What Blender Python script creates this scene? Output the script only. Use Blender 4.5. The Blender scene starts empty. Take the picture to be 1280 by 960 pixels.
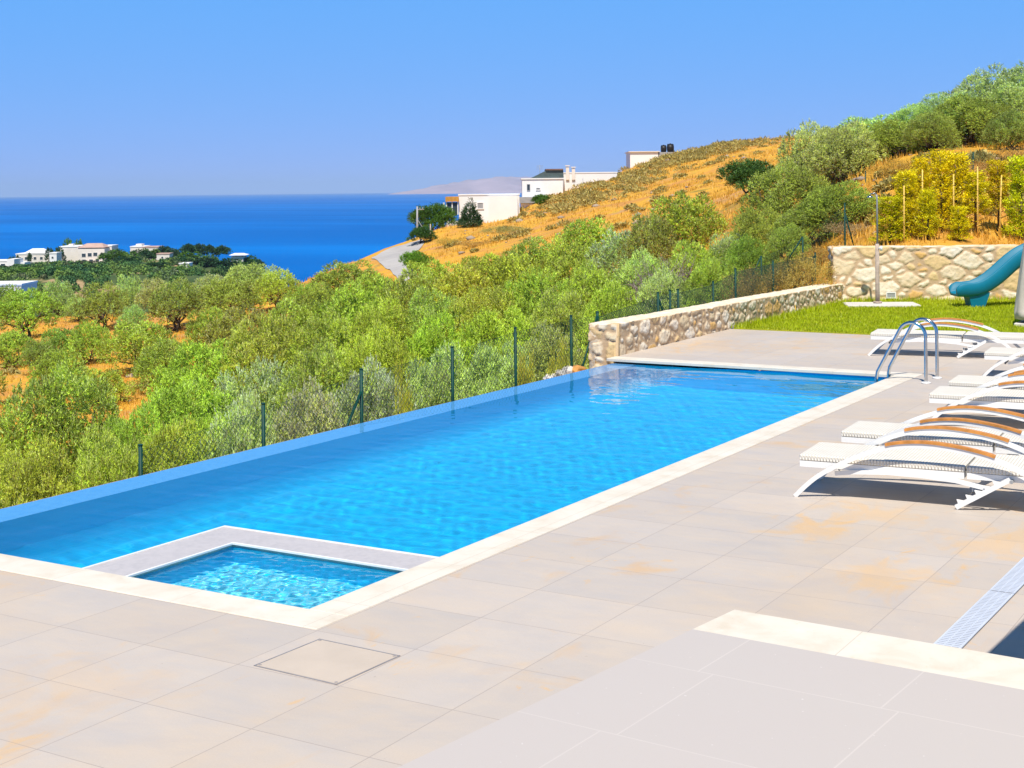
import bpy, math, random
import numpy as np
from mathutils import Vector, Matrix

random.seed(7)
RNG = np.random.default_rng(7)
SC = bpy.context.scene
COL = SC.collection

# ------------------------------------------------------------------ camera model
F = 1802.8; YAW = math.radians(31.128); ROLL = 0.0112; HY = 237.4; H = 2.4
CY, SY = math.cos(YAW), math.sin(YAW)
CR, SR = math.cos(ROLL), math.sin(ROLL)


def wz(px, d, z):
    """world point in photo column px at depth d and height z"""
    v = F * (H - z) / d
    u = (px - 640 - SR * v) / CR
    lat = u * d / F
    return Vector((lat * CY - d * SY, lat * SY + d * CY, z))


def zat(px, py, d):
    """height of the point seen at (px, py) at depth d"""
    u = px - 640; v = py - HY
    return H - (SR * u + CR * v) * d / F


def W(px, py, d):
    return wz(px, d, zat(px, py, d))


def ground(px, py, z=0.0):
    u = px - 640; v = py - HY
    uu = CR * u - SR * v; vv = SR * u + CR * v
    d = (H - z) * F / vv; lat = uu / F * d
    return Vector((lat * CY - d * SY, lat * SY + d * CY, z))


def in_plane_x(px, X, lo=5, hi=60):
    """Y at which the vertical plane x = X is seen in column px"""
    for _ in range(60):
        m = (lo + hi) / 2
        lat = X * CY + m * SY; d = -X * SY + m * CY
        if 640 + F * lat / d < px: lo = m
        else: hi = m
    d = -X * SY + lo * CY
    return lo, d


# ------------------------------------------------------------------ mesh helpers
def np_mesh(name, V, faces, mat=None, parent=None, smooth=False, attrs=None, mats=None, midx=None):
    """faces: list of (n,k) int arrays"""
    me = bpy.data.meshes.new(name)
    V = np.asarray(V, dtype=np.float32)
    faces = [np.asarray(f, dtype=np.int32) for f in faces if len(f)]
    me.vertices.add(len(V)); me.vertices.foreach_set('co', V.ravel())
    nl = sum(f.size for f in faces); npoly = sum(len(f) for f in faces)
    me.loops.add(nl); me.loops.foreach_set('vertex_index', np.concatenate([f.ravel() for f in faces]))
    starts = []; tot = []; s = 0
    for f in faces:
        k = f.shape[1]
        starts.append(np.arange(len(f), dtype=np.int32) * k + s); tot.append(np.full(len(f), k, dtype=np.int32)); s += f.size
    me.polygons.add(npoly)
    me.polygons.foreach_set('loop_start', np.concatenate(starts)); me.polygons.foreach_set('loop_total', np.concatenate(tot))
    if midx is not None: me.polygons.foreach_set('material_index', np.asarray(midx, dtype=np.int32))
    me.update(calc_edges=True)
    if smooth: me.polygons.foreach_set('use_smooth', np.ones(npoly, dtype=bool))
    for k, a in (attrs or {}).items():
        at = me.attributes.new(k, 'FLOAT', 'POINT'); at.data.foreach_set('value', np.asarray(a, dtype=np.float32))
    for m in ([mat] if mat else []) + list(mats or []): me.materials.append(m)
    o = bpy.data.objects.new(name, me); COL.objects.link(o)
    if parent: o.parent = parent
    return o


class MB:
    def __init__(s): s.v = []; s.f = []; s.sm = []

    def add(s, verts, faces, smooth=False):
        b = len(s.v); s.v += [tuple(p) for p in verts]
        s.f += [tuple(i + b for i in f) for f in faces]; s.sm += [smooth] * len(faces)
        return s

    def box(s, c, size, M=None, bev=0.0):
        x, y, z = size[0] / 2, size[1] / 2, size[2] / 2
        c = Vector(c)
        if bev <= 0:
            P = [Vector((a * x, b * y, d * z)) for d in (-1, 1) for a, b in ((-1, -1), (1, -1), (1, 1), (-1, 1))]
            fs = [(3, 2, 1, 0), (4, 5, 6, 7), (0, 1, 5, 4), (1, 2, 6, 5), (2, 3, 7, 6), (3, 0, 4, 7)]
        else:
            e = min(bev, x * .9, y * .9, z * .9)
            P = []
            for zz, ins in ((-z, e), (-z + e, 0), (z - e, 0), (z, e)):
                X, Y = x - ins, y - ins
                P += [Vector(q + (zz,)) for q in ((-X, -Y + e), (-X + e, -Y), (X - e, -Y), (X, -Y + e), (X, Y - e), (X - e, Y), (-X + e, Y), (-X, Y - e))]
            fs = [tuple(range(7, -1, -1)), tuple(range(24, 32))]
            for r in range(3):
                for k in range(8):
                    a = r * 8 + k; b = r * 8 + (k + 1) % 8
                    fs.append((a, b, b + 8, a + 8))
        P = [c + p for p in P]
        if M is not None: P = [M @ p for p in P]
        return s.add(P, fs)

    def tube(s, path, r, n=8, cap=True, flat=None):
        """tube along path, r radius or list; flat=(a,b) half sizes for a rectangular strip whose b axis stays in the plane of the path"""
        path = [Vector(p) for p in path]; m = len(path)
        rs = r if isinstance(r, (list, tuple)) else [r] * m
        V = []; prev = None
        for i, p in enumerate(path):
            t = (path[min(i + 1, m - 1)] - path[max(i - 1, 0)]).normalized()
            if prev is None:
                ref = Vector((0, 0, 1)) if abs(t.z) < .9 else Vector((1, 0, 0))
                a = t.cross(ref).normalized()
            else:
                a = prev - t * prev.dot(t)
                a = a.normalized() if a.length > 1e-6 else prev
            prev = a; b = t.cross(a)
            for k in range(n):
                th = 2 * math.pi * (k + .5) / n
                V.append(p + (a * math.cos(th) + b * math.sin(th)) * rs[i])
        fs = []
        for i in range(m - 1):
            for k in range(n):
                q = (k + 1) % n
                fs.append((i * n + k, i * n + q, (i + 1) * n + q, (i + 1) * n + k))
        s.add(V, fs, n > 4)
        if cap:
            b = len(s.v) - len(V)
            s.f += [tuple(b + k for k in range(n - 1, -1, -1)), tuple(b + (m - 1) * n + k for k in range(n))]; s.sm += [False, False]
        return s

    def strip(s, prof, y0, y1, th):
        """profile in (x,z) given thickness th across the path, extruded from y0 to y1"""
        n = len(prof); V = []
        for i, (x, z) in enumerate(prof):
            x0, z0 = prof[max(i - 1, 0)]; x1, z1 = prof[min(i + 1, n - 1)]
            L = math.hypot(x1 - x0, z1 - z0); nx, nz = -(z1 - z0) / L, (x1 - x0) / L
            for sg in (-.5, .5):
                for y in (y0, y1):
                    V.append((x + nx * th * sg, y, z + nz * th * sg))
        fs = []
        for i in range(n - 1):
            a = i * 4; b = a + 4
            fs += [(a, a + 1, b + 1, b), (a + 2, b + 2, b + 3, a + 3), (a, b, b + 2, a + 2), (a + 1, a + 3, b + 3, b + 1)]
        fs += [(0, 2, 3, 1), (n * 4 - 4, n * 4 - 3, n * 4 - 1, n * 4 - 2)]
        return s.add(V, fs)

    def prism(s, poly, z0, z1):
        n = len(poly)
        V = [(x, y, z0) for x, y in poly] + [(x, y, z1) for x, y in poly]
        return s.add(V, [tuple(range(n - 1, -1, -1)), tuple(range(n, 2 * n))] + [(k, (k + 1) % n, n + (k + 1) % n, n + k) for k in range(n)])

    def build(s, name, mat, parent=None, M=None, smooth_all=None):
        me = bpy.data.meshes.new(name)
        V = s.v if M is None else [tuple(M @ Vector(p)) for p in s.v]
        me.from_pydata(V, [], s.f); me.update()
        me.polygons.foreach_set('use_smooth', [(smooth_all if smooth_all is not None else q) for q in s.sm])
        if mat: me.materials.append(mat)
        o = bpy.data.objects.new(name, me); COL.objects.link(o)
        if parent: o.parent = parent
        return o


def tag(o, label=None, cat=None, group=None, kind=None):
    if label: o['label'] = label
    if cat: o['category'] = cat
    if group: o['group'] = group
    if kind: o['kind'] = kind
    return o


def empty(name, loc=(0, 0, 0), rz=0.0):
    o = bpy.data.objects.new(name, None); COL.objects.link(o)
    o.location = loc; o.rotation_euler = (0, 0, rz); o.empty_display_size = .2
    return o


def copy_tree(o, parent=None):
    c = o.copy(); COL.objects.link(c)
    if parent: c.parent = parent
    for ch in [k for k in o.children]: copy_tree(ch, c)
    return c


# ------------------------------------------------------------------ material helpers
def newmat(name):
    m = bpy.data.materials.new(name); m.use_nodes = True
    nt = m.node_tree; nt.nodes.clear()
    out = nt.nodes.new('ShaderNodeOutputMaterial')
    return m, nt, out


def N(nt, typ, **kw):
    n = nt.nodes.new(typ)
    ins = kw.pop('ins', {})
    for k, v in kw.items(): setattr(n, k, v)
    for k, v in ins.items():
        if hasattr(v, 'is_output') or isinstance(v, bpy.types.NodeSocket): nt.links.new(v, n.inputs[k])
        else: n.inputs[k].default_value = v
    return n


def c4(c): return (c[0], c[1], c[2], 1.0)


def ramp(nt, fac, stops, interp='LINEAR'):
    r = nt.nodes.new('ShaderNodeValToRGB'); r.color_ramp.interpolation = interp
    el = r.color_ramp.elements
    el[0].position, el[0].color = stops[0][0], c4(stops[0][1])
    el[1].position, el[1].color = stops[-1][0], c4(stops[-1][1])
    for p, c in stops[1:-1]:
        e = el.new(p); e.color = c4(c)
    nt.links.new(fac, r.inputs[0]); return r.outputs[0]


def fmap(nt, fac, a, b, c=0., d=1.):
    n = N(nt, 'ShaderNodeMapRange', ins={1: a, 2: b, 3: c, 4: d}); nt.links.new(fac, n.inputs[0]); return n.outputs[0]


def mix(nt, fac, a, b, mode='MIX'):
    n = nt.nodes.new('ShaderNodeMix'); n.data_type = 'RGBA'; n.blend_type = mode
    for sock, v in ((n.inputs[0], fac), (n.inputs[6], a), (n.inputs[7], b)):
        if isinstance(v, bpy.types.NodeSocket): nt.links.new(v, sock)
        elif isinstance(v, (tuple, list)): sock.default_value = c4(v)
        else: sock.default_value = v
    return n.outputs[2]


def math_(nt, op, a, b=None, c=None):
    n = nt.nodes.new('ShaderNodeMath'); n.operation = op
    for i, v in enumerate((a, b, c)):
        if v is None: continue
        if isinstance(v, bpy.types.NodeSocket): nt.links.new(v, n.inputs[i])
        else: n.inputs[i].default_value = v
    return n.outputs[0]


def noise(nt, vec, scale, detail=4, rough=.55, dist=0.0):
    n = N(nt, 'ShaderNodeTexNoise', ins={'Scale': scale, 'Detail': detail, 'Roughness': rough, 'Distortion': dist})
    if vec is not None: nt.links.new(vec, n.inputs['Vector'])
    return n.outputs[0]


def pos(nt): return nt.nodes.new('ShaderNodeNewGeometry').outputs['Position']
def objc(nt): return nt.nodes.new('ShaderNodeTexCoord').outputs['Object']


def scaled(nt, vec, s, rot=0.0):
    n = N(nt, 'ShaderNodeMapping', ins={'Scale': s, 'Rotation': (0, 0, rot)}); nt.links.new(vec, n.inputs[0]); return n.outputs[0]


def principled(nt, out, color, rough=.6, spec=.5, metal=0., normal=None):
    b = nt.nodes.new('ShaderNodeBsdfPrincipled')
    for k, v in (('Base Color', color), ('Roughness', rough), ('Specular IOR Level', spec), ('Metallic', metal)):
        if isinstance(v, bpy.types.NodeSocket): nt.links.new(v, b.inputs[k])
        elif isinstance(v, (tuple, list)): b.inputs[k].default_value = c4(v)
        else: b.inputs[k].default_value = v
    if normal is not None: nt.links.new(normal, b.inputs['Normal'])
    nt.links.new(b.outputs[0], out.inputs['Surface']); return b


def bump(nt, h, strength=.3, dist=.02):
    n = N(nt, 'ShaderNodeBump', ins={'Strength': strength, 'Distance': dist}); nt.links.new(h, n.inputs['Height']); return n.outputs[0]


def simple(name, col, rough=.5, spec=.5, metal=0., var=.06, scale=6., bmp=.0, bscale=60.):
    m, nt, out = newmat(name)
    p = objc(nt)
    n = noise(nt, p, scale, 4)
    c = ramp(nt, n, [(.3, tuple(x * (1 - var) for x in col)), (.7, tuple(min(1, x * (1 + var)) for x in col))])
    nm = bump(nt, noise(nt, p, bscale, 3), bmp, .01) if bmp else None
    principled(nt, out, c, rough, spec, metal, nm)
    return m


MAT = {}
# painted metal, wood, etc.
MAT['white_metal'] = simple('white_metal', (.8, .8, .79), .35, .5, 0, .02)
MAT['white_paint'] = simple('white_paint', (.8, .8, .79), .8, .2, 0, .04, .6, .15, 30)
MAT['cream_paint'] = simple('cream_paint', (.78, .72, .65), .8, .2, 0, .06, .3)
MAT['green_metal'] = simple('green_metal', (.003, .05, .038), .55, .25, 0, .25, 9)
MAT['wire'] = simple('green_wire', (.012, .07, .055), .5, .5, 0, .2, 9)
MAT['pale_wire'] = simple('pale_wire', (.5, .52, .52), .4, .5, .3, .1, 9)
MAT['steel'] = simple('steel', (.55, .56, .58), .16, .5, 1., .05, 20)
MAT['wood_arm'] = simple('oiled_wood', (.56, .235, .05), .5, .4, 0, .22, 18)
MAT['teal'] = simple('teal_plastic', (.0, .17, .28), .5, .3, 0, .06, 3)
MAT['cover'] = simple('parasol_cover_cloth', (.5, .46, .4), .85, .2, 0, .06, 4, .3, 25)
MAT['canvas'] = simple('cream_canvas', (.7, .65, .55), .85, .2, 0, .04, 4)
MAT['dark_glass'] = simple('dark_glass', (.05, .07, .09), .08, .6, 0, .2, 1)
MAT['grey_frame'] = simple('grey_frame', (.32, .33, .34), .5, .4, 0, .1, 3)
MAT['dark_roof'] = simple('dark_roof', (.07, .1, .1), .7, .3, 0, .2, 1.5)
MAT['brown_roof'] = simple('brown_roof', (.2, .12, .1), .8, .3, 0, .2, 1.5)
MAT['pink_roof'] = simple('pink_roof', (.5, .34, .28), .85, .2, 0, .12, .5)
MAT['orange_wood'] = simple('orange_wood', (.55, .27, .05), .6, .3, 0, .15, 3)
MAT['black_plastic'] = simple('black_plastic', (.012, .012, .014), .5, .4, 0, .2, 3)
MAT['old_wood'] = simple('weathered_pole', (.42, .34, .28), .85, .2, 0, .25, 10, .4, 40)
MAT['bamboo'] = simple('bamboo_stake', (.78, .52, .12), .6, .3, 0, .2, 14)
MAT['bark'] = simple('olive_bark', (.11, .085, .065), .95, .15, 0, .4, 9, .6, 25)
MAT['concrete'] = simple('pale_concrete', (.6, .57, .53), .85, .2, 0, .1, 3, .2, 60)
MAT['dry_wood'] = simple('dry_twigs', (.25, .21, .2), .95, .1, 0, .3, 5)
MAT['sand_paint'] = simple('sand_paint', (.7, .66, .58), .85, .2, 0, .06, .3)


def leaf_mat(name, front, back, trans=.3, var=.35, hue=.02, tuft=0.0):
    m, nt, out = newmat(name)
    oi = nt.nodes.new('ShaderNodeObjectInfo')
    geo = nt.nodes.new('ShaderNodeNewGeometry')
    col = mix(nt, geo.outputs['Backfacing'], front, back)
    col = mix(nt, 1.0, col, oi.outputs['Color'], 'MULTIPLY')
    n = noise(nt, objc(nt), 2.2, 3)
    n2 = geo.outputs['Random Per Island']
    v = math_(nt, 'MULTIPLY', fmap(nt, n, .3, .7, 1 - var * .6, 1 + var * .6), fmap(nt, n2, 0, 1, 1 - var, 1 + var))
    if tuft:
        v = math_(nt, 'MULTIPLY', v, fmap(nt, N(nt, 'ShaderNodeAttribute', attribute_name='tuft').outputs['Fac'], 0, 1, 1 - tuft, 1 + tuft))
    hs = N(nt, 'ShaderNodeHueSaturation', ins={'Saturation': 1.0, 'Fac': 1.0})
    nt.links.new(col, hs.inputs['Color']); nt.links.new(v, hs.inputs['Value'])
    nt.links.new(fmap(nt, oi.outputs['Random'], 0, 1, .5 - hue, .5 + hue), hs.inputs['Hue'])
    d = nt.nodes.new('ShaderNodeBsdfDiffuse'); nt.links.new(hs.outputs[0], d.inputs['Color'])
    t = nt.nodes.new('ShaderNodeBsdfTranslucent'); 
    tc = mix(nt, 1.0, hs.outputs[0], (1.15, 1.1, .6), 'MULTIPLY'); nt.links.new(tc, t.inputs['Color'])
    ms = N(nt, 'ShaderNodeMixShader', ins={0: trans}); nt.links.new(d.outputs[0], ms.inputs[1]); nt.links.new(t.outputs[0], ms.inputs[2])
    g = N(nt, 'ShaderNodeBsdfGlossy', ins={'Roughness': .45, 'Color': (.9, .95, 1, 1)})
    ms2 = N(nt, 'ShaderNodeMixShader', ins={0: .018}); nt.links.new(ms.outputs[0], ms2.inputs[1]); nt.links.new(g.outputs[0], ms2.inputs[2])
    nt.links.new(ms2.outputs[0], out.inputs['Surface'])
    return m


MAT['olive'] = leaf_mat('olive_leaf', (.385, .545, .055), (.52, .63, .22), .12, .38, .01, .5)
MAT['leaf_far'] = leaf_mat('far_leaf', (.06, .12, .035), (.07, .13, .045), .25, .3, .015, .35)
MAT['thuja'] = leaf_mat('yellow_conifer_leaf', (.8, .7, .01), (.8, .7, .015), .3, .45, .004)
def mat_wood():
    m, nt, out = newmat('mixed_wood_leaf')
    p = pos(nt)
    c = ramp(nt, noise(nt, p, .045, 4, .6), [(.3, (.04, .11, .06)), (.45, (.09, .19, .06)), (.55, (.19, .29, .06)), (.62, (.1, .16, .08)), (.72, (.3, .27, .12))])
    v = fmap(nt, nt.nodes.new('ShaderNodeNewGeometry').outputs['Random Per Island'], 0, 1, .7, 1.35)
    sc_ = N(nt, 'ShaderNodeVectorMath', operation='SCALE'); nt.links.new(c, sc_.inputs[0]); nt.links.new(v, sc_.inputs['Scale'])
    d = nt.nodes.new('ShaderNodeBsdfDiffuse'); nt.links.new(sc_.outputs[0], d.inputs[0]); nt.links.new(d.outputs[0], out.inputs['Surface'])
    return m


MAT['wood_leaf'] = mat_wood()
MAT['scrub'] = leaf_mat('scrub_leaf', (.42, .34, .1), (.42, .34, .12), .2, .4)
MAT['dry'] = leaf_mat('dry_grass_blade', (.74, .49, .07), (.74, .49, .08), .4, .35)
MAT['turf'] = leaf_mat('lawn_blade', (.47, .54, .015), (.47, .54, .015), .45, .3)


def mat_deck():
    m, nt, out = newmat('beige_stone_tiles')
    p = pos(nt)
    b = N(nt, 'ShaderNodeTexBrick', offset=0.0, squash=1.0, ins={'Scale': 1.0, 'Mortar Size': .0028, 'Mortar Smooth': .3, 'Bias': 0., 'Brick Width': .655, 'Row Height': .64,
          'Color1': (.505, .45, .4, 1), 'Color2': (.52, .46, .408, 1), 'Mortar': (.34, .29, .26, 1)})
    mp = N(nt, 'ShaderNodeMapping', ins={'Location': (4.36 + .655 * 20, -6.83 + .64 * 30, 0)}); nt.links.new(p, mp.inputs[0])
    nt.links.new(mp.outputs[0], b.inputs['Vector'])
    # per tile tone
    fl = nt.nodes.new('ShaderNodeVectorMath'); fl.operation = 'DIVIDE'; nt.links.new(mp.outputs[0], fl.inputs[0]); fl.inputs[1].default_value = (.655, .64, 1)
    fl2 = nt.nodes.new('ShaderNodeVectorMath'); fl2.operation = 'FLOOR'; nt.links.new(fl.outputs[0], fl2.inputs[0])
    wn = N(nt, 'ShaderNodeTexWhiteNoise', noise_dimensions='2D'); nt.links.new(fl2.outputs[0], wn.inputs['Vector'])
    tone = fmap(nt, wn.outputs['Value'], 0, 1, .965, 1.03)
    # soft veins, differently shifted in each tile
    off = N(nt, 'ShaderNodeVectorMath', operation='MULTIPLY_ADD'); nt.links.new(wn.outputs['Color'], off.inputs[0]); off.inputs[1].default_value = (7, 7, 7); nt.links.new(p, off.inputs[2])
    v = noise(nt, scaled(nt, off.outputs[0], (.8, 2.2, 1)), 1.7, 5, .55, .8)
    c = mix(nt, fmap(nt, v, .38, .72, 0, .75), b.outputs['Color'], (.57, .475, .38))
    c = mix(nt, fmap(nt, noise(nt, scaled(nt, off.outputs[0], (1.2, 3, 1)), 2.3, 4), .45, .75, 0, .5), c, (.45, .42, .4))
    # rusty stains with shapes of their own
    s = noise(nt, scaled(nt, p, (1, .9, 1)), 1.15, 5, .6, 1.0)
    c = mix(nt, fmap(nt, s, .575, .7, 0, .7), c, (.62, .4, .19))
    for (sx_, sy_), r_, k_ in (((-2.62, 8.75), .75, .7), ((-3.45, 9.75), .6, .7), ((-2.2, 10.0), .9, .5), ((-3.2, 10.4), .7, .5), ((-8.6, 20.2), 1.6, .35), ((-5.5, 4.9), 1.0, .22)):
        dv = N(nt, 'ShaderNodeVectorMath', operation='DISTANCE'); nt.links.new(p, dv.inputs[0]); dv.inputs[1].default_value = (sx_, sy_, 0)
        sp_ = math_(nt, 'ADD', fmap(nt, dv.outputs['Value'], 0, r_, .42, 0), noise(nt, scaled(nt, p, (1.8, 1.1, 1)), 2.1, 5, .6, 1.2))
        c = mix(nt, fmap(nt, sp_, .66, .86, 0, k_), c, (.66, .42, .18))
    s3 = noise(nt, scaled(nt, p, (1.3, .9, 1)), .45, 4, .6, .6)
    c = mix(nt, fmap(nt, s3, .5, .68, 0, .4), c, (.6, .45, .29))
    sp = noise(nt, p, 26, 2); c = mix(nt, fmap(nt, sp, .74, .78, 0, .6), c, (.25, .2, .16))
    c = mix(nt, fmap(nt, noise(nt, p, 120, 3, .7), .3, .72, 0, .28), c, (.38, .33, .29))
    c = mix(nt, fmap(nt, noise(nt, p, 33, 2), .77, .8, 0, .7), c, (.75, .72, .68))
    c = mix(nt, fmap(nt, noise(nt, p, .8, 6, .7, 1.5), .5, .62, 0, .3), c, (.43, .39, .37))
    tn = nt.nodes.new('ShaderNodeVectorMath'); tn.operation = 'SCALE'; nt.links.new(c, tn.inputs[0]); nt.links.new(tone, tn.inputs['Scale'])
    c = mix(nt, fmap(nt, b.outputs['Fac'], 0, 1, 0, .5), tn.outputs[0], (.3, .255, .235))
    r = fmap(nt, noise(nt, p, 3, 4), .3, .7, .45, .65)
    principled(nt, out, c, r, .35, 0, bump(nt, math_(nt, 'SUBTRACT', noise(nt, p, 40, 4), b.outputs['Fac']), .12, .004))
    return m


def mat_terrace(ang, ox, oy):
    m, nt, out = newmat('pale_terrace_tiles')
    p = pos(nt)
    mp = N(nt, 'ShaderNodeMapping', vector_type='TEXTURE', ins={'Location': (ox, oy, 0), 'Rotation': (0, 0, ang)}); nt.links.new(p, mp.inputs[0])
    b = N(nt, 'ShaderNodeTexBrick', offset=0.09, squash=1.0, ins={'Scale': 1.0, 'Mortar Size': .0042, 'Mortar Smooth': .2, 'Brick Width': .82, 'Row Height': .82,
          'Color1': (.5, .455, .42, 1), 'Color2': (.51, .463, .427, 1), 'Mortar': (.57, .52, .48, 1)})
    nt.links.new(mp.outputs[0], b.inputs['Vector'])
    c = mix(nt, fmap(nt, noise(nt, p, .9, 4), .35, .7, 0, .5), b.outputs['Color'], (.5, .445, .415))
    c = mix(nt, fmap(nt, noise(nt, p, 46, 1), .78, .8, 0, .5), c, (.75, .72, .7))
    c = mix(nt, fmap(nt, noise(nt, p, 160, 2), .3, .7, 0, .12), c, (.42, .38, .37))
    principled(nt, out, c, .5, .35, 0, bump(nt, noise(nt, p, 90, 3), .06, .003))
    return m


def mat_coping():
    m, nt, out = newmat('cream_coping_stone')
    p = pos(nt)
    c = ramp(nt, noise(nt, p, 3.5, 6, .6, .4), [(.3, (.6, .53, .43)), (.5, (.665, .615, .53)), (.75, (.7, .66, .59))])
    pit = noise(nt, p, 34, 4, .7)
    c = mix(nt, fmap(nt, pit, .62, .7, 0, .55), c, (.66, .52, .36))
    # butt joints between coping slabs
    w = N(nt, 'ShaderNodeTexBrick', offset=0., ins={'Scale': 1., 'Brick Width': 1.0, 'Row Height': 1.0, 'Mortar Size': .003, 'Mortar Smooth': .3})
    mp = N(nt, 'ShaderNodeMapping', ins={'Location': (.12, .31, 0)}); nt.links.new(p, mp.inputs[0]); nt.links.new(mp.outputs[0], w.inputs['Vector'])
    c = mix(nt, fmap(nt, w.outputs['Fac'], 0, 1, 0, .55), c, (.45, .38, .3))
    principled(nt, out, c, .6, .3, 0, bump(nt, pit, .15, .004))
    return m


def mat_mosaic(name, c1, c2, c3, size=.05, grout=(.3, .5, .65)):
    m, nt, out = newmat(name)
    p = pos(nt)
    # tiles on whichever plane: use x+z , y+z so that walls get tiles as well
    sx = nt.nodes.new('ShaderNodeSeparateXYZ'); nt.links.new(p, sx.inputs[0])
    cb = nt.nodes.new('ShaderNodeCombineXYZ')
    nt.links.new(math_(nt, 'ADD', sx.outputs[0], sx.outputs[2]), cb.inputs[0]); nt.links.new(math_(nt, 'ADD', sx.outputs[1], sx.outputs[2]), cb.inputs[1])
    b = N(nt, 'ShaderNodeTexBrick', offset=0., ins={'Scale': 1., 'Brick Width': size, 'Row Height': size, 'Mortar Size': size * .05, 'Color1': c4(c1), 'Color2': c4(c2), 'Mortar': c4(grout)})
    nt.links.new(cb.outputs[0], b.inputs['Vector'])
    c = mix(nt, fmap(nt, noise(nt, p, 14, 2), .4, .65, 0, .6), b.outputs['Color'], c3)
    principled(nt, out, c, .35, .4)
    return m


def mat_water():
    m, nt, out = newmat('pool_water_glass')
    r = N(nt, 'ShaderNodeBsdfGlass', ins={'IOR': 1.2, 'Roughness': 0.0, 'Color': (1, 1, 1, 1)})
    nt.links.new(r.outputs[0], out.inputs['Surface'])
    return m


def mat_sea():
    m, nt, out = newmat('sea_water')
    p = pos(nt)
    big = noise(nt, scaled(nt, p, (.0009, .0025, 1), -YAW), 1.0, 4)
    c = ramp(nt, big, [(.3, (.0, .095, .37)), (.5, (.0, .12, .44)), (.7, (.0, .165, .55))])
    cd = nt.nodes.new('ShaderNodeCameraData') if False else None
    n = math_(nt, 'ADD', noise(nt, scaled(nt, p, (.05, .12, 1), -YAW), 1., 4), noise(nt, p, .35, 3))
    principled(nt, out, c, .6, .02, 0, bump(nt, n, .8, 1.2))
    return m


def mat_hill():
    m, nt, out = newmat('dry_hillside')
    p = pos(nt)
    a = noise(nt, p, .16, 6, .6, .6)
    c = ramp(nt, a, [(.28, (.54, .25, .085)), (.42, (.62, .31, .07)), (.52, (.7, .385, .045)), (.6, (.64, .31, .07)), (.72, (.52, .3, .15))])
    b = noise(nt, p, .55, 6, .65, .5)
    c = mix(nt, fmap(nt, b, .55, .66, 0, .8), c, (.58, .38, .05))
    g = noise(nt, p, .3, 5, .6, 1.)
    c = mix(nt, fmap(nt, g, .6, .72, 0, .75), c, (.2, .19, .045))
    e = noise(nt, p, 2.6, 6, .7)
    c = mix(nt, fmap(nt, e, .58, .75, 0, .6), c, (.3, .16, .08))
    c = mix(nt, fmap(nt, noise(nt, p, 1.1, 4), .66, .7, 0, .7), c, (.5, .42, .36))
    principled(nt, out, c, .95, .1, 0, bump(nt, e, .8, .25))
    return m


def mat_headland():
    m, nt, out = newmat('headland_soil')
    p = pos(nt)
    c = ramp(nt, noise(nt, p, .035, 5), [(.35, (.05, .085, .03)), (.55, (.09, .12, .04)), (.62, (.35, .25, .13)), (.72, (.42, .3, .18))])
    principled(nt, out, c, .95, .1)
    return m


def mat_road():
    m, nt, out = newmat('asphalt_road')
    p = pos(nt)
    c = ramp(nt, noise(nt, p, .6, 5), [(.3, (.36, .34, .33)), (.7, (.44, .42, .4))])
    principled(nt, out, c, .9, .15)
    return m


def mat_stone():
    m, nt, out = newmat('rubble_stone')
    p = pos(nt)
    st = N(nt, 'ShaderNodeAttribute', attribute_name='stone').outputs['Fac']
    mo = N(nt, 'ShaderNodeAttribute', attribute_name='mortar').outputs['Fac']
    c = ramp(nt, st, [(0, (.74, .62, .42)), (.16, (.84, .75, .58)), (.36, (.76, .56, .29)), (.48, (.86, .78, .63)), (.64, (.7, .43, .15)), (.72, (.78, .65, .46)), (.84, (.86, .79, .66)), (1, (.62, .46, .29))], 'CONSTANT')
    n = noise(nt, p, 7, 6, .65)
    c = mix(nt, fmap(nt, n, .4, .75, 0, .6), c, (.68, .46, .22))
    c = mix(nt, fmap(nt, noise(nt, p, 30, 4, .7), .6, .72, 0, .5), c, (.4, .3, .22))
    c = mix(nt, mo, c, mix(nt, n, (.5, .34, .19), (.62, .46, .3)))
    principled(nt, out, c, .9, .15, 0, bump(nt, noise(nt, p, 34, 5, .65), .5, .015))
    return m


def mat_wicker():
    m, nt, out = newmat('white_wicker')
    p = objc(nt)
    sx = nt.nodes.new('ShaderNodeSeparateXYZ'); nt.links.new(p, sx.inputs[0])
    wx = math_(nt, 'SINE', math_(nt, 'MULTIPLY', sx.outputs[0], 2 * math.pi / .024))
    wy = math_(nt, 'SINE', math_(nt, 'MULTIPLY', math_(nt, 'ADD', sx.outputs[1], sx.outputs[2]), 2 * math.pi / .045))
    h = math_(nt, 'MULTIPLY', wx, wy)
    gap = fmap(nt, wx, -1, -.55, 1, 0)
    c = mix(nt, fmap(nt, noise(nt, p, 9, 3), .3, .7), (.77, .74, .67), (.72, .68, .6))
    c = mix(nt, math_(nt, 'MULTIPLY', gap, .55), c, (.3, .25, .17))
    principled(nt, out, c, .55, .3, 0, bump(nt, h, .5, .006))
    return m


def mat_turf_base():
    m, nt, out = newmat('lawn_turf')
    p = pos(nt)
    c = ramp(nt, noise(nt, p, 1.6, 6, .65), [(.3, (.22, .26, .015)), (.5, (.32, .34, .02)), (.7, (.42, .38, .03))])
    principled(nt, out, c, .9, .1, 0, bump(nt, noise(nt, p, 60, 3), .7, .02))
    return m


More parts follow.
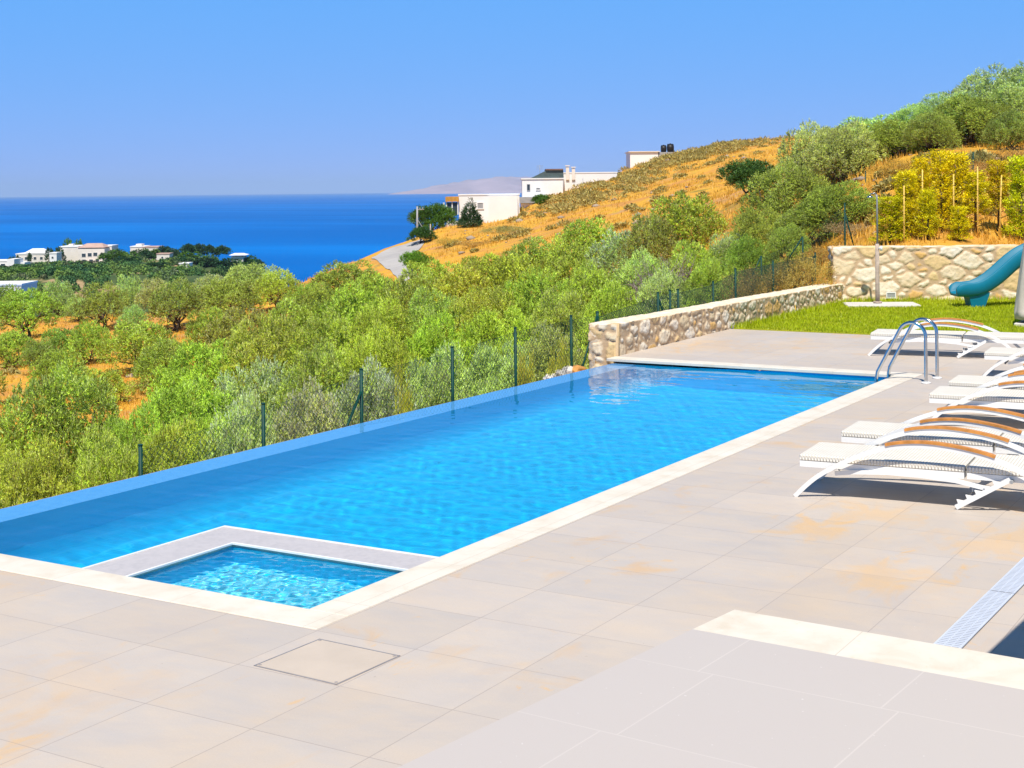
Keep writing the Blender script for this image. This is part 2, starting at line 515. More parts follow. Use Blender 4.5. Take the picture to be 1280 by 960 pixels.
MAT['deck'] = mat_deck(); MAT['coping'] = mat_coping(); MAT['water'] = mat_water(); MAT['sea'] = mat_sea()
MAT['hill'] = mat_hill(); MAT['headland'] = mat_headland(); MAT['road'] = mat_road(); MAT['stone'] = mat_stone()
MAT['wicker'] = mat_wicker(); MAT['turf_base'] = mat_turf_base()
MAT['mosaic'] = mat_mosaic('blue_pool_mosaic', (.0, .44, .84), (.0, .47, .86), (.0, .5, .87), .05, (.02, .54, .87))
MAT['weir'] = mat_mosaic('weir_mosaic', (.07, .37, .84), (.09, .41, .87), (.13, .46, .88), .03, (.2, .48, .85))
MAT['divider'] = mat_mosaic('grey_mosaic', (.47, .43, .41), (.53, .485, .46), (.55, .5, .48), .03, (.46, .42, .41))
MAT['divider_edge'] = simple('white_edge_tile', (.78, .8, .82), .4, .4)
MAT['soil'] = simple('orange_soil', (.5, .25, .08), .95, .1, 0, .2, 2, .5, 20)

# ------------------------------------------------------------------ terrain
CTRL = [  # (px, d, z)
    (-300, 11, -2.2), (0, 13, -2.2), (400, 16, -1.9), (700, 21, -1.3), (800, 24, -.9), (950, 28, -.1), (1030, 30, .2),
    (-300, 23, -4.4), (0, 23, -4.1), (250, 23, -3.9), (450, 23, -3.4), (650, 24, -2.5),
    (-300, 33, -5.6), (0, 33, -5.3), (250, 33, -5.0), (450, 33, -4.3), (650, 33, -3.2), (800, 33, -2.0), (900, 34, -.9),
    (-300, 47, -6.6), (0, 47, -6.2), (250, 47, -5.8), (450, 47, -5.0), (650, 47, -3.8), (800, 47, -2.3), (900, 47, -.9), (980, 46, .6),
    (-300, 67, -7.4), (0, 67, -7.2), (250, 67, -6.6), (450, 67, -5.8), (650, 67, -4.0), (800, 67, -1.4), (900, 67, .9), (980, 66, 2.6),
    (-300, 85, -7.9), (0, 85, -7.7), (250, 85, -7.1), (450, 85, -6.2), (600, 88, -4.6), (700, 88, -2.7),
    (-300, 108, -8.2), (0, 108, -7.9), (250, 108, -7.2), (370, 108, -6.4), (450, 108, -5.7),
    (-300, 125, -9.0), (0, 125, -8.5), (200, 125, -8.0), (300, 125, -7.2), (370, 122, -5.6), (430, 130, -4.5), (468, 140, -4.1),
    (-300, 150, -14), (0, 150, -13), (200, 150, -12), (300, 150, -11), (370, 150, -9.5), (430, 165, -7.5),
    (-300, 200, -25), (0, 200, -25), (250, 200, -25), (400, 200, -22), (480, 210, -14),
    (-300, 300, -52), (0, 300, -52), (250, 300, -52), (400, 300, -52), (500, 300, -45), (600, 300, -32),
]
for px, py, d in [(490, 341, 122), (490, 321, 140), (510, 309.5, 152), (540, 322, 125), (545, 292, 158), (570, 284, 163), (610, 283, 160), (640, 280, 150),
                  (640, 303, 118), (700, 262, 150), (700, 292, 110), (760, 240, 165), (775, 222, 195), (800, 272, 100), (850, 194, 225), (850, 240, 125),
                  (900, 184, 226), (945, 176, 226), (1000, 173, 220), (960, 230, 100), (1010, 203, 100), (690, 246, 185), (800, 208, 225)]:
    CTRL.append((px, d, zat(px, py, d)))
for px, py, d in [(508, 305, 163), (482, 309, 158), (456, 317.5, 150), (436, 326, 141)]: CTRL.append((px, d, zat(px, py, d)))
CTRL += [(520, 180, -8), (600, 210, -5), (600, 260, -16), (700, 260, -8), (850, 320, 4), (1000, 320, 6), (1150, 220, 11), (1300, 220, 14), (1600, 220, 16),
         (1060, 33, .9), (1100, 31.5, 1.1), (1280, 32, 1.12), (1450, 32, 1.15), (1700, 32, 1.15), (1100, 36, 1.55), (1280, 38, 2.2), (1450, 38, 2.4), (1080, 45, 2.8), (1250, 52, 4.3),
         (1280, 47, 3.5), (1450, 50, 4.5), (1700, 50, 4.5), (1050, 60, 4.1), (1200, 70, 5.8), (1400, 70, 7), (1000, 60, 2.9), (1100, 100, 6.0), (1300, 100, 8.5), (1700, 100, 9),
         (1100, 320, 8), (1300, 320, 10), (1700, 320, 12)]


class RBF:
    def __init__(s, pts):
        A = np.array(pts, float); s.c = np.stack([(A[:, 0] - 640) / 300, 3.2 * np.log(A[:, 1] / 10)], 1)
        n = len(A); K = s.phi(s.c, s.c) + np.eye(n) * .02
        Pm = np.hstack([np.ones((n, 1)), s.c]); M = np.block([[K, Pm], [Pm.T, np.zeros((3, 3))]])
        s.w = np.linalg.solve(M, np.concatenate([A[:, 2], np.zeros(3)]))

    def phi(s, a, b):
        r2 = ((a[:, None, :] - b[None]) ** 2).sum(-1)
        return .5 * r2 * np.log(r2 + 1e-9)

    def __call__(s, px, d):
        px = np.atleast_1d(np.asarray(px, float)); d = np.atleast_1d(np.asarray(d, float))
        q = np.stack([(px.ravel() - 640) / 300, 3.2 * np.log(d.ravel() / 10)], 1); out = []
        for k in range(0, len(q), 20000):
            qq = q[k:k + 20000]
            out.append(s.phi(qq, s.c) @ s.w[:-3] + s.w[-3] + qq @ s.w[-2:])
        return np.concatenate(out).reshape(px.shape)


TZ = RBF(CTRL)


def vnoise(x, y, seed=0, octaves=4, rough=.5):
    """cheap value noise"""
    out = np.zeros_like(x); amp = 1.; tot = 0
    for o in range(octaves):
        xi = np.floor(x).astype(np.int64); yi = np.floor(y).astype(np.int64); fx = x - xi; fy = y - yi
        fx = fx * fx * (3 - 2 * fx); fy = fy * fy * (3 - 2 * fy)

        def h(a, b):
            n = (a * 374761393 + b * 668265263 + (seed + o) * 974634287) & 0x7fffffff
            n = (n ^ (n >> 13)) * 1274126177 & 0x7fffffff
            return ((n ^ (n >> 16)) & 0xffff) / 65535.
        v = (h(xi, yi) * (1 - fx) + h(xi + 1, yi) * fx) * (1 - fy) + (h(xi, yi + 1) * (1 - fx) + h(xi + 1, yi + 1) * fx) * fy
        out += v * amp; tot += amp; amp *= rough; x = x * 2.03 + 17; y = y * 2.03 + 5
    return out / tot - .5


# platform (pool, deck and lawn) outline; the retaining wall closes it at the back
X0, Y0, Y1, CW, XI, XO = -5.308, 6.479, 18.115, .279, -8.954, -9.325
RW_A = Vector((-9.72, 29.25, 0)); RW_ANG = math.radians(26.5); RW_U = Vector((math.cos(RW_ANG), math.sin(RW_ANG), 0)); RW_N = Vector((RW_U.y, -RW_U.x, 0))


def platform_depth(X, Y):
    """signed distance-like value, positive inside the platform"""
    a = X - np.where(Y < 18.3, XO - .05, -9.72)
    b = (X - (RW_A.x)) * RW_N.x + (Y - (RW_A.y)) * RW_N.y + .3
    return np.minimum(a, b)


def pxd(X, Y):
    lat = X * CY + Y * SY; d = -X * SY + Y * CY
    return 640 + F * lat / d, d


def terrain_z(px, d, bumpy=True):
    z = TZ(px, d)
    lat = (px - 640) / F * d; X = lat * CY - d * SY; Y = lat * SY + d * CY
    if bumpy: z = z + vnoise(X / 9., Y / 9., 3) * np.clip(d / 60., .15, 1.1) * 1.1
    return z


def tz(px, d):
    return float(terrain_z(np.array([float(px)]), np.array([float(d)]))[0])


def make_terrain():
    pxs = np.arange(-560, 1960, 8.); ds = 7.0 * 1.0115 ** np.arange(0, 337)
    PX, D = np.meshgrid(pxs, ds)
    Z = terrain_z(PX, D)
    lat = (PX - 640) / F * D; X = lat * CY - D * SY; Y = lat * SY + D * CY
    pd = platform_depth(X, Y)
    near = (D < 60)
    Z = np.where((pd > 0) & near, -2.6, Z)
    V = np.stack([X, Y, Z], -1).reshape(-1, 3)
    h, w = PX.shape; idx = np.arange(h * w).reshape(h, w)
    f = np.stack([idx[:-1, :-1], idx[:-1, 1:], idx[1:, 1:], idx[1:, :-1]], -1).reshape(-1, 4)
    o = np_mesh('hillside', V, [f], MAT['hill'], smooth=True)
    tag(o, 'dry orange hillside falling from the pool towards the sea', kind='structure')
    return o


make_terrain()

# headland with the seaside houses
HC = [(px, d, zat(px, py, d)) for px, py, d in [(-300, 366, 520), (0, 360, 520), (100, 353, 520), (200, 350, 520), (300, 346, 520), (-300, 338, 700), (0, 340, 690), (60, 335, 720),
      (140, 334, 740), (200, 328, 740), (260, 326, 740), (305, 331, 740), (325, 340, 730), (150, 338, 620), (0, 341, 620)]]
HC += [(px, 420, -56) for px in (-300, 0, 150, 300, 400)] + [(px, 850, -58) for px in (-300, 0, 150, 300, 400)] + [(360, 560, -54), (365, 650, -56), (365, 740, -57), (430, 650, -60)]
HZ = RBF(HC)
pxs = np.arange(-560, 460, 6.); ds = np.arange(400, 860, 6.)
PX, D = np.meshgrid(pxs, ds); Z = HZ(PX, D) + vnoise(PX / 12, D / 14, 9) * 2.0
lat = (PX - 640) / F * D
V = np.stack([lat * CY - D * SY, lat * SY + D * CY, Z], -1).reshape(-1, 3); h, w = PX.shape; idx = np.arange(h * w).reshape(h, w)
tag(np_mesh('headland', V, [np.stack([idx[:-1, :-1], idx[:-1, 1:], idx[1:, 1:], idx[1:, :-1]], -1).reshape(-1, 4)], MAT['headland'], smooth=True),
    'low green headland with houses reaching into the sea', kind='structure')

# sea: one disc out to the horizon
SEA_Z = -50.0; SEA_R = 50000.
ang = np.linspace(0, 2 * np.pi, 181)[:-1]; rr = np.array([150., 600., 2000., 8000., 25000., SEA_R])
V = np.concatenate([np.stack([r * np.cos(ang), r * np.sin(ang), np.full(180, SEA_Z)], 1) for r in rr]); n = 180
f = [np.stack([k * n + np.arange(n), k * n + (np.arange(n) + 1) % n, (k + 1) * n + (np.arange(n) + 1) % n, (k + 1) * n + np.arange(n)], 1)[:, ::-1] for k in range(len(rr) - 1)]
tag(np_mesh('sea', V, [np.concatenate(f)[:, ::-1], np.arange(n)[None]], MAT['sea']), 'deep blue open sea up to the horizon', kind='structure')

# faint far island
m_isl = simple('island_rock', (.42, .3, .3), .95, .1, 0, .25, .0012)
ipx = np.linspace(484, 900, 90); crest = np.interp(ipx, [484, 520, 560, 600, 640, 700, 900], [0, 6, 14, 19, 22, 24, 30]) + vnoise(ipx / 14, ipx * 0, 4) * 4 * np.clip((ipx - 484) / 60, 0, 1)
rows = []
for t, k in ((0., 0.), (.25, .45), (.5, .8), (.75, 1.0), (1.0, .7), (1.3, .2), (1.5, -.1)):
    dd = 24000 + 4000 * t
    hgt = np.maximum(crest, 0) * 24000 / F * (k + vnoise(ipx / 9, np.full_like(ipx, t * 5), 11) * .35 * (k > 0))
    la = (ipx - 640) / F * dd
    rows.append(np.stack([la * CY - dd * SY, la * SY + dd * CY, SEA_Z - 2 + np.maximum(hgt, -5)], 1))
V = np.concatenate(rows); idx = np.arange(len(V)).reshape(len(rows), -1)
tag(np_mesh('island', V, [np.stack([idx[:-1, :-1], idx[:-1, 1:], idx[1:, 1:], idx[1:, :-1]], -1).reshape(-1, 4)], m_isl, smooth=True), 'faint far island on the horizon', kind='structure')

# road on the hillside, draped 6 cm above the ground
ctr = [(380, 116), (455, 123), (482, 130), (497, 140), (510, 150), (540, 156), (600, 172)]
road_pts = []
cx = np.array(ctr, float); tt = np.linspace(0, len(cx) - 1, 50)
px_s = np.interp(tt, range(len(cx)), cx[:, 0]); d_s = np.interp(tt, range(len(cx)), cx[:, 1])

# ------------------------------------------------------------------ pool
pool = empty('swimming_pool', ((X0 + XI) / 2, (Y0 + Y1) / 2, 0))
tag(pool, 'long rectangular infinity pool with cream stone edge and small spa corner', 'pool')
PO = Vector(pool.location)


def P_(mb, name, mat, parent=pool, smooth=None):
    o = mb.build(name, mat, parent); o.matrix_parent_inverse = Matrix.Translation(-PO) if parent == pool else Matrix(); return o


ZW = -0.06; FL = -1.4
def quad(a, b, c, d): return [a, b, c, d]
b = MB()
xr, xl, yn, yf = X0 + .02, XI, Y0 - .02, Y1 + .02
b.add([(xl, yn, FL), (xr, yn, FL), (xr, yf, FL), (xl, yf, FL), (xl, yn, -.075), (xr, yn, -.012), (xr, yf, -.012), (xl, yf, -.075)],
      [(0, 1, 2, 3), (1, 0, 4, 5), (2, 1, 5, 6), (3, 2, 6, 7), (0, 3, 7, 4)])
P_(b, 'basin', MAT['mosaic'])
b = MB(); cv = [(XI + .002, FL + .62), (XI + .02, FL + .42), (XI + .08, FL + .25), (XI + .18, FL + .12), (XI + .32, FL + .04), (XI + .55, FL + .003)]
b.add([(x, y, z) for x, z in cv for y in (yn + .001, yf - .001)], [(2 * i, 2 * i + 2, 2 * i + 3, 2 * i + 1) for i in range(len(cv) - 1)], True)
P_(b, 'rounded_cove', MAT['mosaic'])
b = MB()  # overflow weir and its outer wall
b.add([(XI, yn, -.075), (XI, yf, -.075), (XO, yf, -.072), (XO, yn, -.072), (XO, yn, -2.6), (XO, yf, -2.6), (XI, yn - .01, -2.6)], [(0, 1, 2, 3), (3, 2, 5, 4)])
P_(b, 'overflow_weir', MAT['weir'])
b = MB()
zc = .006
b.box((X0 + CW / 2, (Y0 + Y1) / 2, zc - .02), (CW, Y1 - Y0, .04), bev=.004)
b.box(((X0 + CW + XO - 2.0) / 2, Y0 - CW / 2, zc - .02), (X0 + CW - XO + 2.0, CW, .04), bev=.004)
b.box(((X0 + CW + XO - .09) / 2, Y1 + CW / 2, zc - .02), (X0 + CW - XO + .09, CW, .04), bev=.004)
P_(b, 'coping', MAT['coping'])
# spa corner
SX0, SX1, SYY = -7.26, -6.885, 7.915; SYI = 7.585
b = MB()
L_ = [(SX0, yn), (SX1, yn), (SX1, SYI), (xr, SYI), (xr, SYY), (SX0, SYY)]
b.prism(L_, FL, -.07); P_(b, 'spa_wall', MAT['mosaic'])
b = MB(); b.prism(L_, -.069, -.036)
P_(b, 'spa_divider', MAT['divider'])
b = MB()
e = .02
for (x, y, sx, sy) in (((SX0 - e / 2), (yn + SYY) / 2, e, SYY - yn + e * 2), (SX0 / 2 + xr / 2, SYY + e / 2, xr - SX0, e), (SX1 + e / 2, (yn + SYI) / 2, e, SYI - yn - .001), (SX1 / 2 + xr / 2, SYI - e / 2, xr - SX1 - e * 2, e)):
    b.box((x, y, -.0375), (sx, sy, .012))
P_(b, 'spa_edge_trim', MAT['divider_edge'])
b = MB()
b.box(((SX1 + xr) / 2, (yn + SYI) / 2, -.85), (xr - SX1, SYI - yn, .9))

P_(b, 'spa_floor', mat_mosaic('spa_mosaic', (.0, .5, .8), (.03, .6, .84), (.22, .74, .85), .05, (.4, .76, .82)))

# water sheet with real ripples
nx, ny = 175, 505
gx = np.linspace(XO + .004, xr, nx); gy = np.linspace(yn, yf, ny); GX, GY = np.meshgrid(gx, gy)
Zw = np.zeros_like(GX); rg = np.random.default_rng(5)
for k in range(46):
    lam = .11 * (8 ** rg.random()); th = rg.normal(1.1, .85); kk = 2 * np.pi / lam
    amp = .0031 * (.6 + .8 * rg.random()) / kk
    mod = 1 + .8 * np.sin(GX * rg.normal(0, .7) + GY * rg.normal(0, .5) + rg.random() * 6)
    Zw += amp * mod * np.sin(kk * (np.cos(th) * GX + np.sin(th) * GY) + rg.random() * 6.28)
fade = np.clip((GX - XI + .02) / .5, .12, 1)
Zw = ZW + Zw * fade
V = np.stack([GX, GY, Zw], -1).reshape(-1, 3); idx = np.arange(nx * ny).reshape(ny, nx)
fw = np.stack([idx[:-1, :-1], idx[:-1, 1:], idx[1:, 1:], idx[1:, :-1]], -1).reshape(-1, 4)
fc_ = V[fw].mean(1); fw = fw[~((fc_[:, 0] > SX1 - .15) & (fc_[:, 1] < SYI + .15))]                 # the spa has a sheet of its own
water = np_mesh('pool_water', V, [fw], MAT['water'], smooth=True)
g2, h2 = np.meshgrid(np.linspace(SX1 - .1, xr, 190), np.linspace(yn, SYI + .1, 140)); Z2 = np.full_like(g2, ZW)
for k in range(44):
    lam = .05 * (3. ** rg.random()); th = rg.random() * 6.28; kk = 2 * np.pi / lam
    Z2 += .013 / kk * np.sin(kk * (np.cos(th) * g2 + np.sin(th) * h2) + rg.random() * 6.28)
i2 = np.arange(g2.size).reshape(g2.shape)
water2 = np_mesh('spa_water', np.stack([g2, h2, Z2], -1).reshape(-1, 3), [np.stack([i2[:-1, :-1], i2[:-1, 1:], i2[1:, 1:], i2[1:, :-1]], -1).reshape(-1, 4)], MAT['water'], smooth=True)
tag(water2, 'sparkling turquoise water of the small spa corner', kind='structure'); water2.cycles.is_caustics_caster = True
tag(water, 'rippled clear blue pool water', kind='structure')
water.cycles.is_caustics_caster = True
for ch in pool.children:
    ch.cycles.is_caustics_receiver = True

# deck
LAWN_Y = 22.85
b = MB()
def sheet(x0, x1, y0, y1, z=0.0): b.add([(x0, y0, z), (x1, y0, z), (x1, y1, z), (x0, y1, z)], [(0, 1, 2, 3)])
yo, yb, xo2 = Y0 - CW, Y1 + CW, X0 + CW
sheet(XO - 2, 9, -7, yo); sheet(xo2, 9, yo, yb); sheet(-9.5, 9, yb, LAWN_Y)
b.add([(XO - 2, -7, 0), (XO - 2, yo, 0), (XO - 2, yo, -2.6), (XO - 2, -7, -2.6)], [(0, 1, 2, 3)])
tag(b.build('pool_deck', MAT['deck']), 'beige stone tiled pool deck with rusty stains', kind='structure')

# raised terrace in the foreground
TA, TBL, TR = ground(918, 762, .3), ground(500, 958, .3), ground(1280, 824, .3)
lv = (TBL - TA).normalized(); rv = (TR - TA).normalized()
Q = [TA, TA + lv * 9, TA + lv * 9 + rv * 9, TA + rv * 9]
inn = ground(868, 787, .3)
cdep = (inn - TA).dot(lv)
tang = math.atan2(rv.y, rv.x)
ln = ground(891.6, 843, .3); jn = ground(915.6, 834.5, .3)
b = MB(); b.prism([(p.x, p.y) for p in [TA + lv * cdep, TA + lv * 9, TA + lv * 9 + rv * 9, TA + lv * cdep + rv * 9]], 0, .3)
# grout rows run along rv; origin on the crossing of a row line and a joint
tag(b.build('terrace', mat_terrace(tang, ln.x, ln.y)), 'raised pale tiled terrace in the foreground', kind='structure')
b = MB(); b.prism([(p.x, p.y) for p in [TA, TA + lv * (cdep - .0005), TA + lv * (cdep - .0005) + rv * 9, TA + rv * 9]], 0.001, .3)
tag(b.build('terrace_step_edge', MAT['coping']), 'cream stone edge of the raised terrace', kind='structure')

# access cover in the deck
hc = [ground(*q) for q in ((397, 799), (497, 820), (424, 856), (320, 833))]
ctr_h = sum(hc, Vector()) / 4; hx = (hc[1] - hc[0]).length / 2; hy_ = (hc[3] - hc[0]).length / 2
hat = empty('access_cover', (ctr_h.x, ctr_h.y, 0), math.atan2((hc[1] - hc[0]).y, (hc[1] - hc[0]).x))
tag(hat, 'square tiled access cover set in the deck by the pool corner', 'access cover')
b = MB()
for sx, sy, lx, ly in ((0, hy_, 2 * hx, .007), (0, -hy_, 2 * hx, .007), (hx, 0, .007, 2 * hy_ + .007), (-hx, 0, .007, 2 * hy_ + .007)):
    b.box((sx, sy, .0015), (lx, ly, .003))
b.build('frame', simple('zinc_frame', (.42, .38, .36), .4, .5, .5, .15, 9), hat)
b = MB(); b.box((0, 0, .001), (2 * hx - .012, 2 * hy_ - .012, .0035)); b.build('lid', simple('stone_lid', (.52, .44, .36), .55, .35, 0, .06, 3, .1, 50), hat)
mk = simple('dark_socket', (.3, .27, .26), .6)
for sx in (-1, 1):
    for sy in (-1, 1):
        b = MB(); b.tube([(sx * (hx - .02), sy * (hy_ - .02), .001), (sx * (hx - .02), sy * (hy_ - .02), .0045)], .009, 8); b.build('key_hole', mk, hat)

# drain channel
dr = empty('drain_channel', (-1.94, 8.7, 0), math.radians(-1.))
tag(dr, 'pale metal slotted drain channel across the deck beside the terrace', 'drain')
mdr = simple('galvanised_grate', (.62, .66, .74), .4, .5, .15, .05, 6)
for k, (ya, yb_) in enumerate(((-1.35, .02), (.035, 1.4), (1.415, 2.8), (2.815, 4.2))):
    b = MB()
    for sx in (-.066, .066): b.box((sx, (ya + yb_) / 2, .004), (.012, yb_ - ya, .008))
    nb = int((yb_ - ya) / .03)
    for i in range(nb): b.box((0, ya + .015 + i * (yb_ - ya - .03) / (nb - 1), .004), (.1195, .0185, .0075))
    for sx in (-.02, .02): b.box((sx, (ya + yb_) / 2, .0038), (.006, yb_ - ya, .006))
    b.build('grate', mdr, dr)
b = MB(); b.add([(-.075, -1.4, .0022), (.075, -1.4, .0022), (.075, 4.22, .0022), (-.075, 4.22, .0022)], [(0, 1, 2, 3)]); b.build('channel', simple('drain_dark', (.08, .08, .09), .8), dr)

# ------------------------------------------------------------------ rubble walls
def stone_wall(name, A, U, length, top0, top1, thick, base=-.02, res=.025, cell=.26, aniso=1.35, seed=1, back=-.6, rough=.035, label='', bright_cap=0.0):
    rg = np.random.default_rng(seed)
    U = Vector(U).normalized(); Nn = Vector((U.y, -U.x, 0))
    ns = int(length / res); s = np.linspace(0, length, ns)
    hmax = max(top0, top1) - base
    nf = int(hmax / res); nt_ = max(6, int(thick / res)); 
    t_all = np.concatenate([np.linspace(0, 1, nf), 1 + np.linspace(0, 1, nt_)[1:], 2 + np.linspace(0, 1, 8)[1:]])
    S, T = np.meshgrid(s, t_all)
    wob = vnoise(S / .5, S * 0, seed) * .018
    top = top0 + (top1 - top0) * S / length + wob
    zf = np.where(T <= 1, base + (top - base) * T, np.where(T <= 2, top, top + (back - top) * (T - 2)))
    yo_ = np.where(T <= 1, 0, np.where(T <= 2, (T - 1) * thick, thick))
    arc = np.where(T <= 1, zf - base, np.where(T <= 2, hmax + yo_, hmax + thick + (T - 2) * 1.))
    # stones: jittered seeds of uneven size
    M = int(length * (hmax + thick) / (cell * cell) * 1.1)
    seeds = []
    tries = 0
    while len(seeds) < M and tries < M * 30:
        tries += 1
        q = np.array([rg.random() * (length + .4) - .2, rg.random() * (hmax + thick + .3) - .1]); rad = cell * (.35 + .75 * rg.random() ** 1.5)
        if all(math.hypot((q[0] - p[0]) / aniso, q[1] - p[1]) > .5 * (rad + p[2]) for p in seeds): seeds.append((q[0], q[1], rad))
    for _ in range(int(M * 14)):                                   # small stones filling the gaps
        q = np.array([rg.random() * (length + .4) - .2, rg.random() * (hmax + thick + .3) - .1]); rad = cell * (.16 + .22 * rg.random())
        if all(math.hypot((q[0] - p[0]) / aniso, q[1] - p[1]) > .52 * (rad + p[2]) for p in seeds): seeds.append((q[0], q[1], rad))
    sd = np.array(seeds); val = rg.random(len(sd)); hgt = rg.random(len(sd))
    p0 = S + vnoise(S / .18, arc / .18, seed + 5) * .09; p1 = arc + vnoise(S / .18, arc / .18, seed + 8) * .09
    F1 = np.full(S.shape, 9.); F2 = np.full(S.shape, 9.); I1 = np.zeros(S.shape, int)
    for i, (a, c, r) in enumerate(sd):
        dx_, dy_ = (p0 - a) / aniso, p1 - c; ca, sa = math.cos(i * 1.7) , math.sin(i * 1.7)
        rx, ry = dx_ * ca - dy_ * sa, dx_ * sa + dy_ * ca
        dd = .5 * np.sqrt(dx_ ** 2 + dy_ ** 2) + .5 * np.maximum(np.abs(rx), np.abs(ry) * (1 + .3 * math.sin(i * 2.3))) - r * .5
        less = dd < F1
        F2 = np.where(less, F1, np.minimum(F2, dd)); I1 = np.where(less, i, I1); F1 = np.where(less, dd, F1)
    edge = F2 - F1 + vnoise(S / .06, arc / .06, seed + 3) * .035
    bulge = np.clip((edge - .032) / .03, 0, 1); bulge = bulge * bulge * (3 - 2 * bulge)
    mortar = 1 - np.clip((edge - .03) / .022, 0, 1)
    disp = bulge * rough * (.5 + hgt[I1]) + (np.abs(vnoise(S / .11, arc / .08, seed + 2, 4, .6)) * .05 + vnoise(S / .03, arc / .03, seed + 6, 2) * .012) * (.35 + .65 * bulge)
    yo2 = np.where(T <= 1, -disp, np.where(T <= 2, yo_, yo_)); z2 = np.where((T > 1) & (T <= 2), zf + disp * .2, zf)
    yo2 = np.where(T > 2, yo_ + .01, yo2)
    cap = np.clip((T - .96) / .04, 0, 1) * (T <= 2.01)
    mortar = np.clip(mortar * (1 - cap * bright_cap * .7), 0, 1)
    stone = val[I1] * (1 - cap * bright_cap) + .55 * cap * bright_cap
    X = A.x + U.x * S - Nn.x * yo2; Y = A.y + U.y * S - Nn.y * yo2
    V = np.stack([X, Y, z2], -1).reshape(-1, 3); h, w = S.shape; idx = np.arange(h * w).reshape(h, w)
    f4 = np.stack([idx[:-1, :-1], idx[:-1, 1:], idx[1:, 1:], idx[1:, :-1]], -1).reshape(-1, 4)
    # end caps: split along the section as strips between front/back halves
    root = empty(name, (0, 0, 0))
    o = np_mesh(name, V, [f4, idx[:, 0][None, :], idx[::-1, -1][None, :]], MAT['stone'], smooth=True, attrs={'stone': stone.ravel(), 'mortar': mortar.ravel()})
    bpy.data.objects.remove(root)
    return o


LWU = Vector((-9.66, 29.3, 0)) - Vector((-9.42, 18.42, 0))
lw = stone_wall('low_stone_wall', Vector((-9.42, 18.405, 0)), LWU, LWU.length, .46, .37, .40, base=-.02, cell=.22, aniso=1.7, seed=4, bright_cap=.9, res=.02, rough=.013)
tag(lw, 'low rubble stone wall running from the pool end along the deck and lawn', 'stone wall')
# its end face towards the pool
lwe = stone_wall('wall_end', Vector((-9.84, 18.40, 0)), Vector((1, 0, 0)), .438, .455, .465, .1, base=-1.2, cell=.3, seed=12, back=-1.2, res=.02, rough=.016)
lwe.name = 'wall_end'; lwe.parent = lw
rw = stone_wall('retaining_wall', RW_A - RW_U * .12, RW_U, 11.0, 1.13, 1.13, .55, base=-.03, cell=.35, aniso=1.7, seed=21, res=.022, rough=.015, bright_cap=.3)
tag(rw, 'high rubble retaining wall behind the lawn and the teal slide', 'stone wall')
rwe = stone_wall('wall_end', RW_A - RW_U * .12 - RW_N * .56, RW_N, .56, 1.12, 1.12, .08, base=-.3, cell=.34, seed=33, back=-.3, res=.03)
rwe.parent = rw

# lawn
lp = [Vector((-9.45, LAWN_Y, .004)), Vector((9, LAWN_Y, .004)), RW_A + RW_U * 21 - Vector((0, 0, 0)), RW_A + RW_U * 0 + Vector((.02, 0, 0))]
b = MB(); b.add([(p.x, p.y, .012) for p in lp] + [(lp[0].x, lp[0].y, -.01), (lp[1].x, lp[1].y, -.01)], [(0, 1, 2, 3), (0, 4, 5, 1)])
tag(b.build('lawn', MAT['turf_base']), 'bright green lawn strip', kind='structure')


def blades(n, P, hgt, wid, mat, name, up=.8, label=None):
    """grass blades: P (n,3) base points"""
    rg = RNG
    a = rg.random(n) * 2 * np.pi; lean = rg.random(n) * (1 - up) * 2
    dirx = np.stack([np.cos(a), np.sin(a)], 1); hh = hgt * (.5 + rg.random(n)); side = np.stack([-np.sin(a), np.cos(a)], 1) * (wid * (.6 + .8 * rg.random(n)))[:, None]
    tip = P.copy(); tip[:, :2] += dirx * (hh * lean)[:, None]; tip[:, 2] += hh * np.sqrt(np.clip(1 - lean ** 2, .1, 1))
    p0 = P.copy(); p0[:, :2] -= side; p1 = P.copy(); p1[:, :2] += side
    V = np.stack([p0, p1, tip], 1).reshape(-1, 3); f = np.arange(3 * n).reshape(n, 3)
    o = np_mesh(name, V, [f], mat); tag(o, label, name.replace('_', ' '), kind='stuff'); return o


n = 110000
q = RNG.random((n, 2)); Xl = -9.5 + q[:, 0] * 9.0; Yl = LAWN_Y + .02 + q[:, 1] * 10
dd = (Xl - RW_A.x) * RW_N.x + (Yl - RW_A.y) * RW_N.y
k = (dd > .03) & (Xl > -9.42 - (Yl - 18.4) * .022)
pc_ = ground(1097, 379, .05); k &= np.hypot((Xl - pc_.x - .08) / .78, (Yl - pc_.y - .05) / .6) > 1
P = np.stack([Xl[k], Yl[k], np.full(k.sum(), .012)], 1)
# longer tufts at the wall foot
near_w = (dd[k] < .25) | (Xl[k] < -9.25)
o = blades(len(P), P, np.where(near_w, .09, .036), .008, MAT['turf'], 'lawn_grass', .75, 'short yellow green grass of the lawn')

# ------------------------------------------------------------------ foliage builders
def unit(v): return v / np.maximum(np.linalg.norm(v, axis=-1, keepdims=True), 1e-9)


def leaf_quads(p, a, L, w, rg, face=None):
    """diamond leaves at p along a, their faces turned roughly towards face"""
    n = len(p); r = unit(rg.normal(size=(n, 3)))
    if face is not None: r = unit(unit(face) + r * .42)
    s = unit(np.cross(a, r) + 1e-6) * w[:, None]
    m = p + a * (L * .45)[:, None]
    V = np.stack([p, m + s, p + a * L[:, None], m - s], 1).reshape(-1, 3)
    return V, np.arange(4 * n).reshape(n, 4)


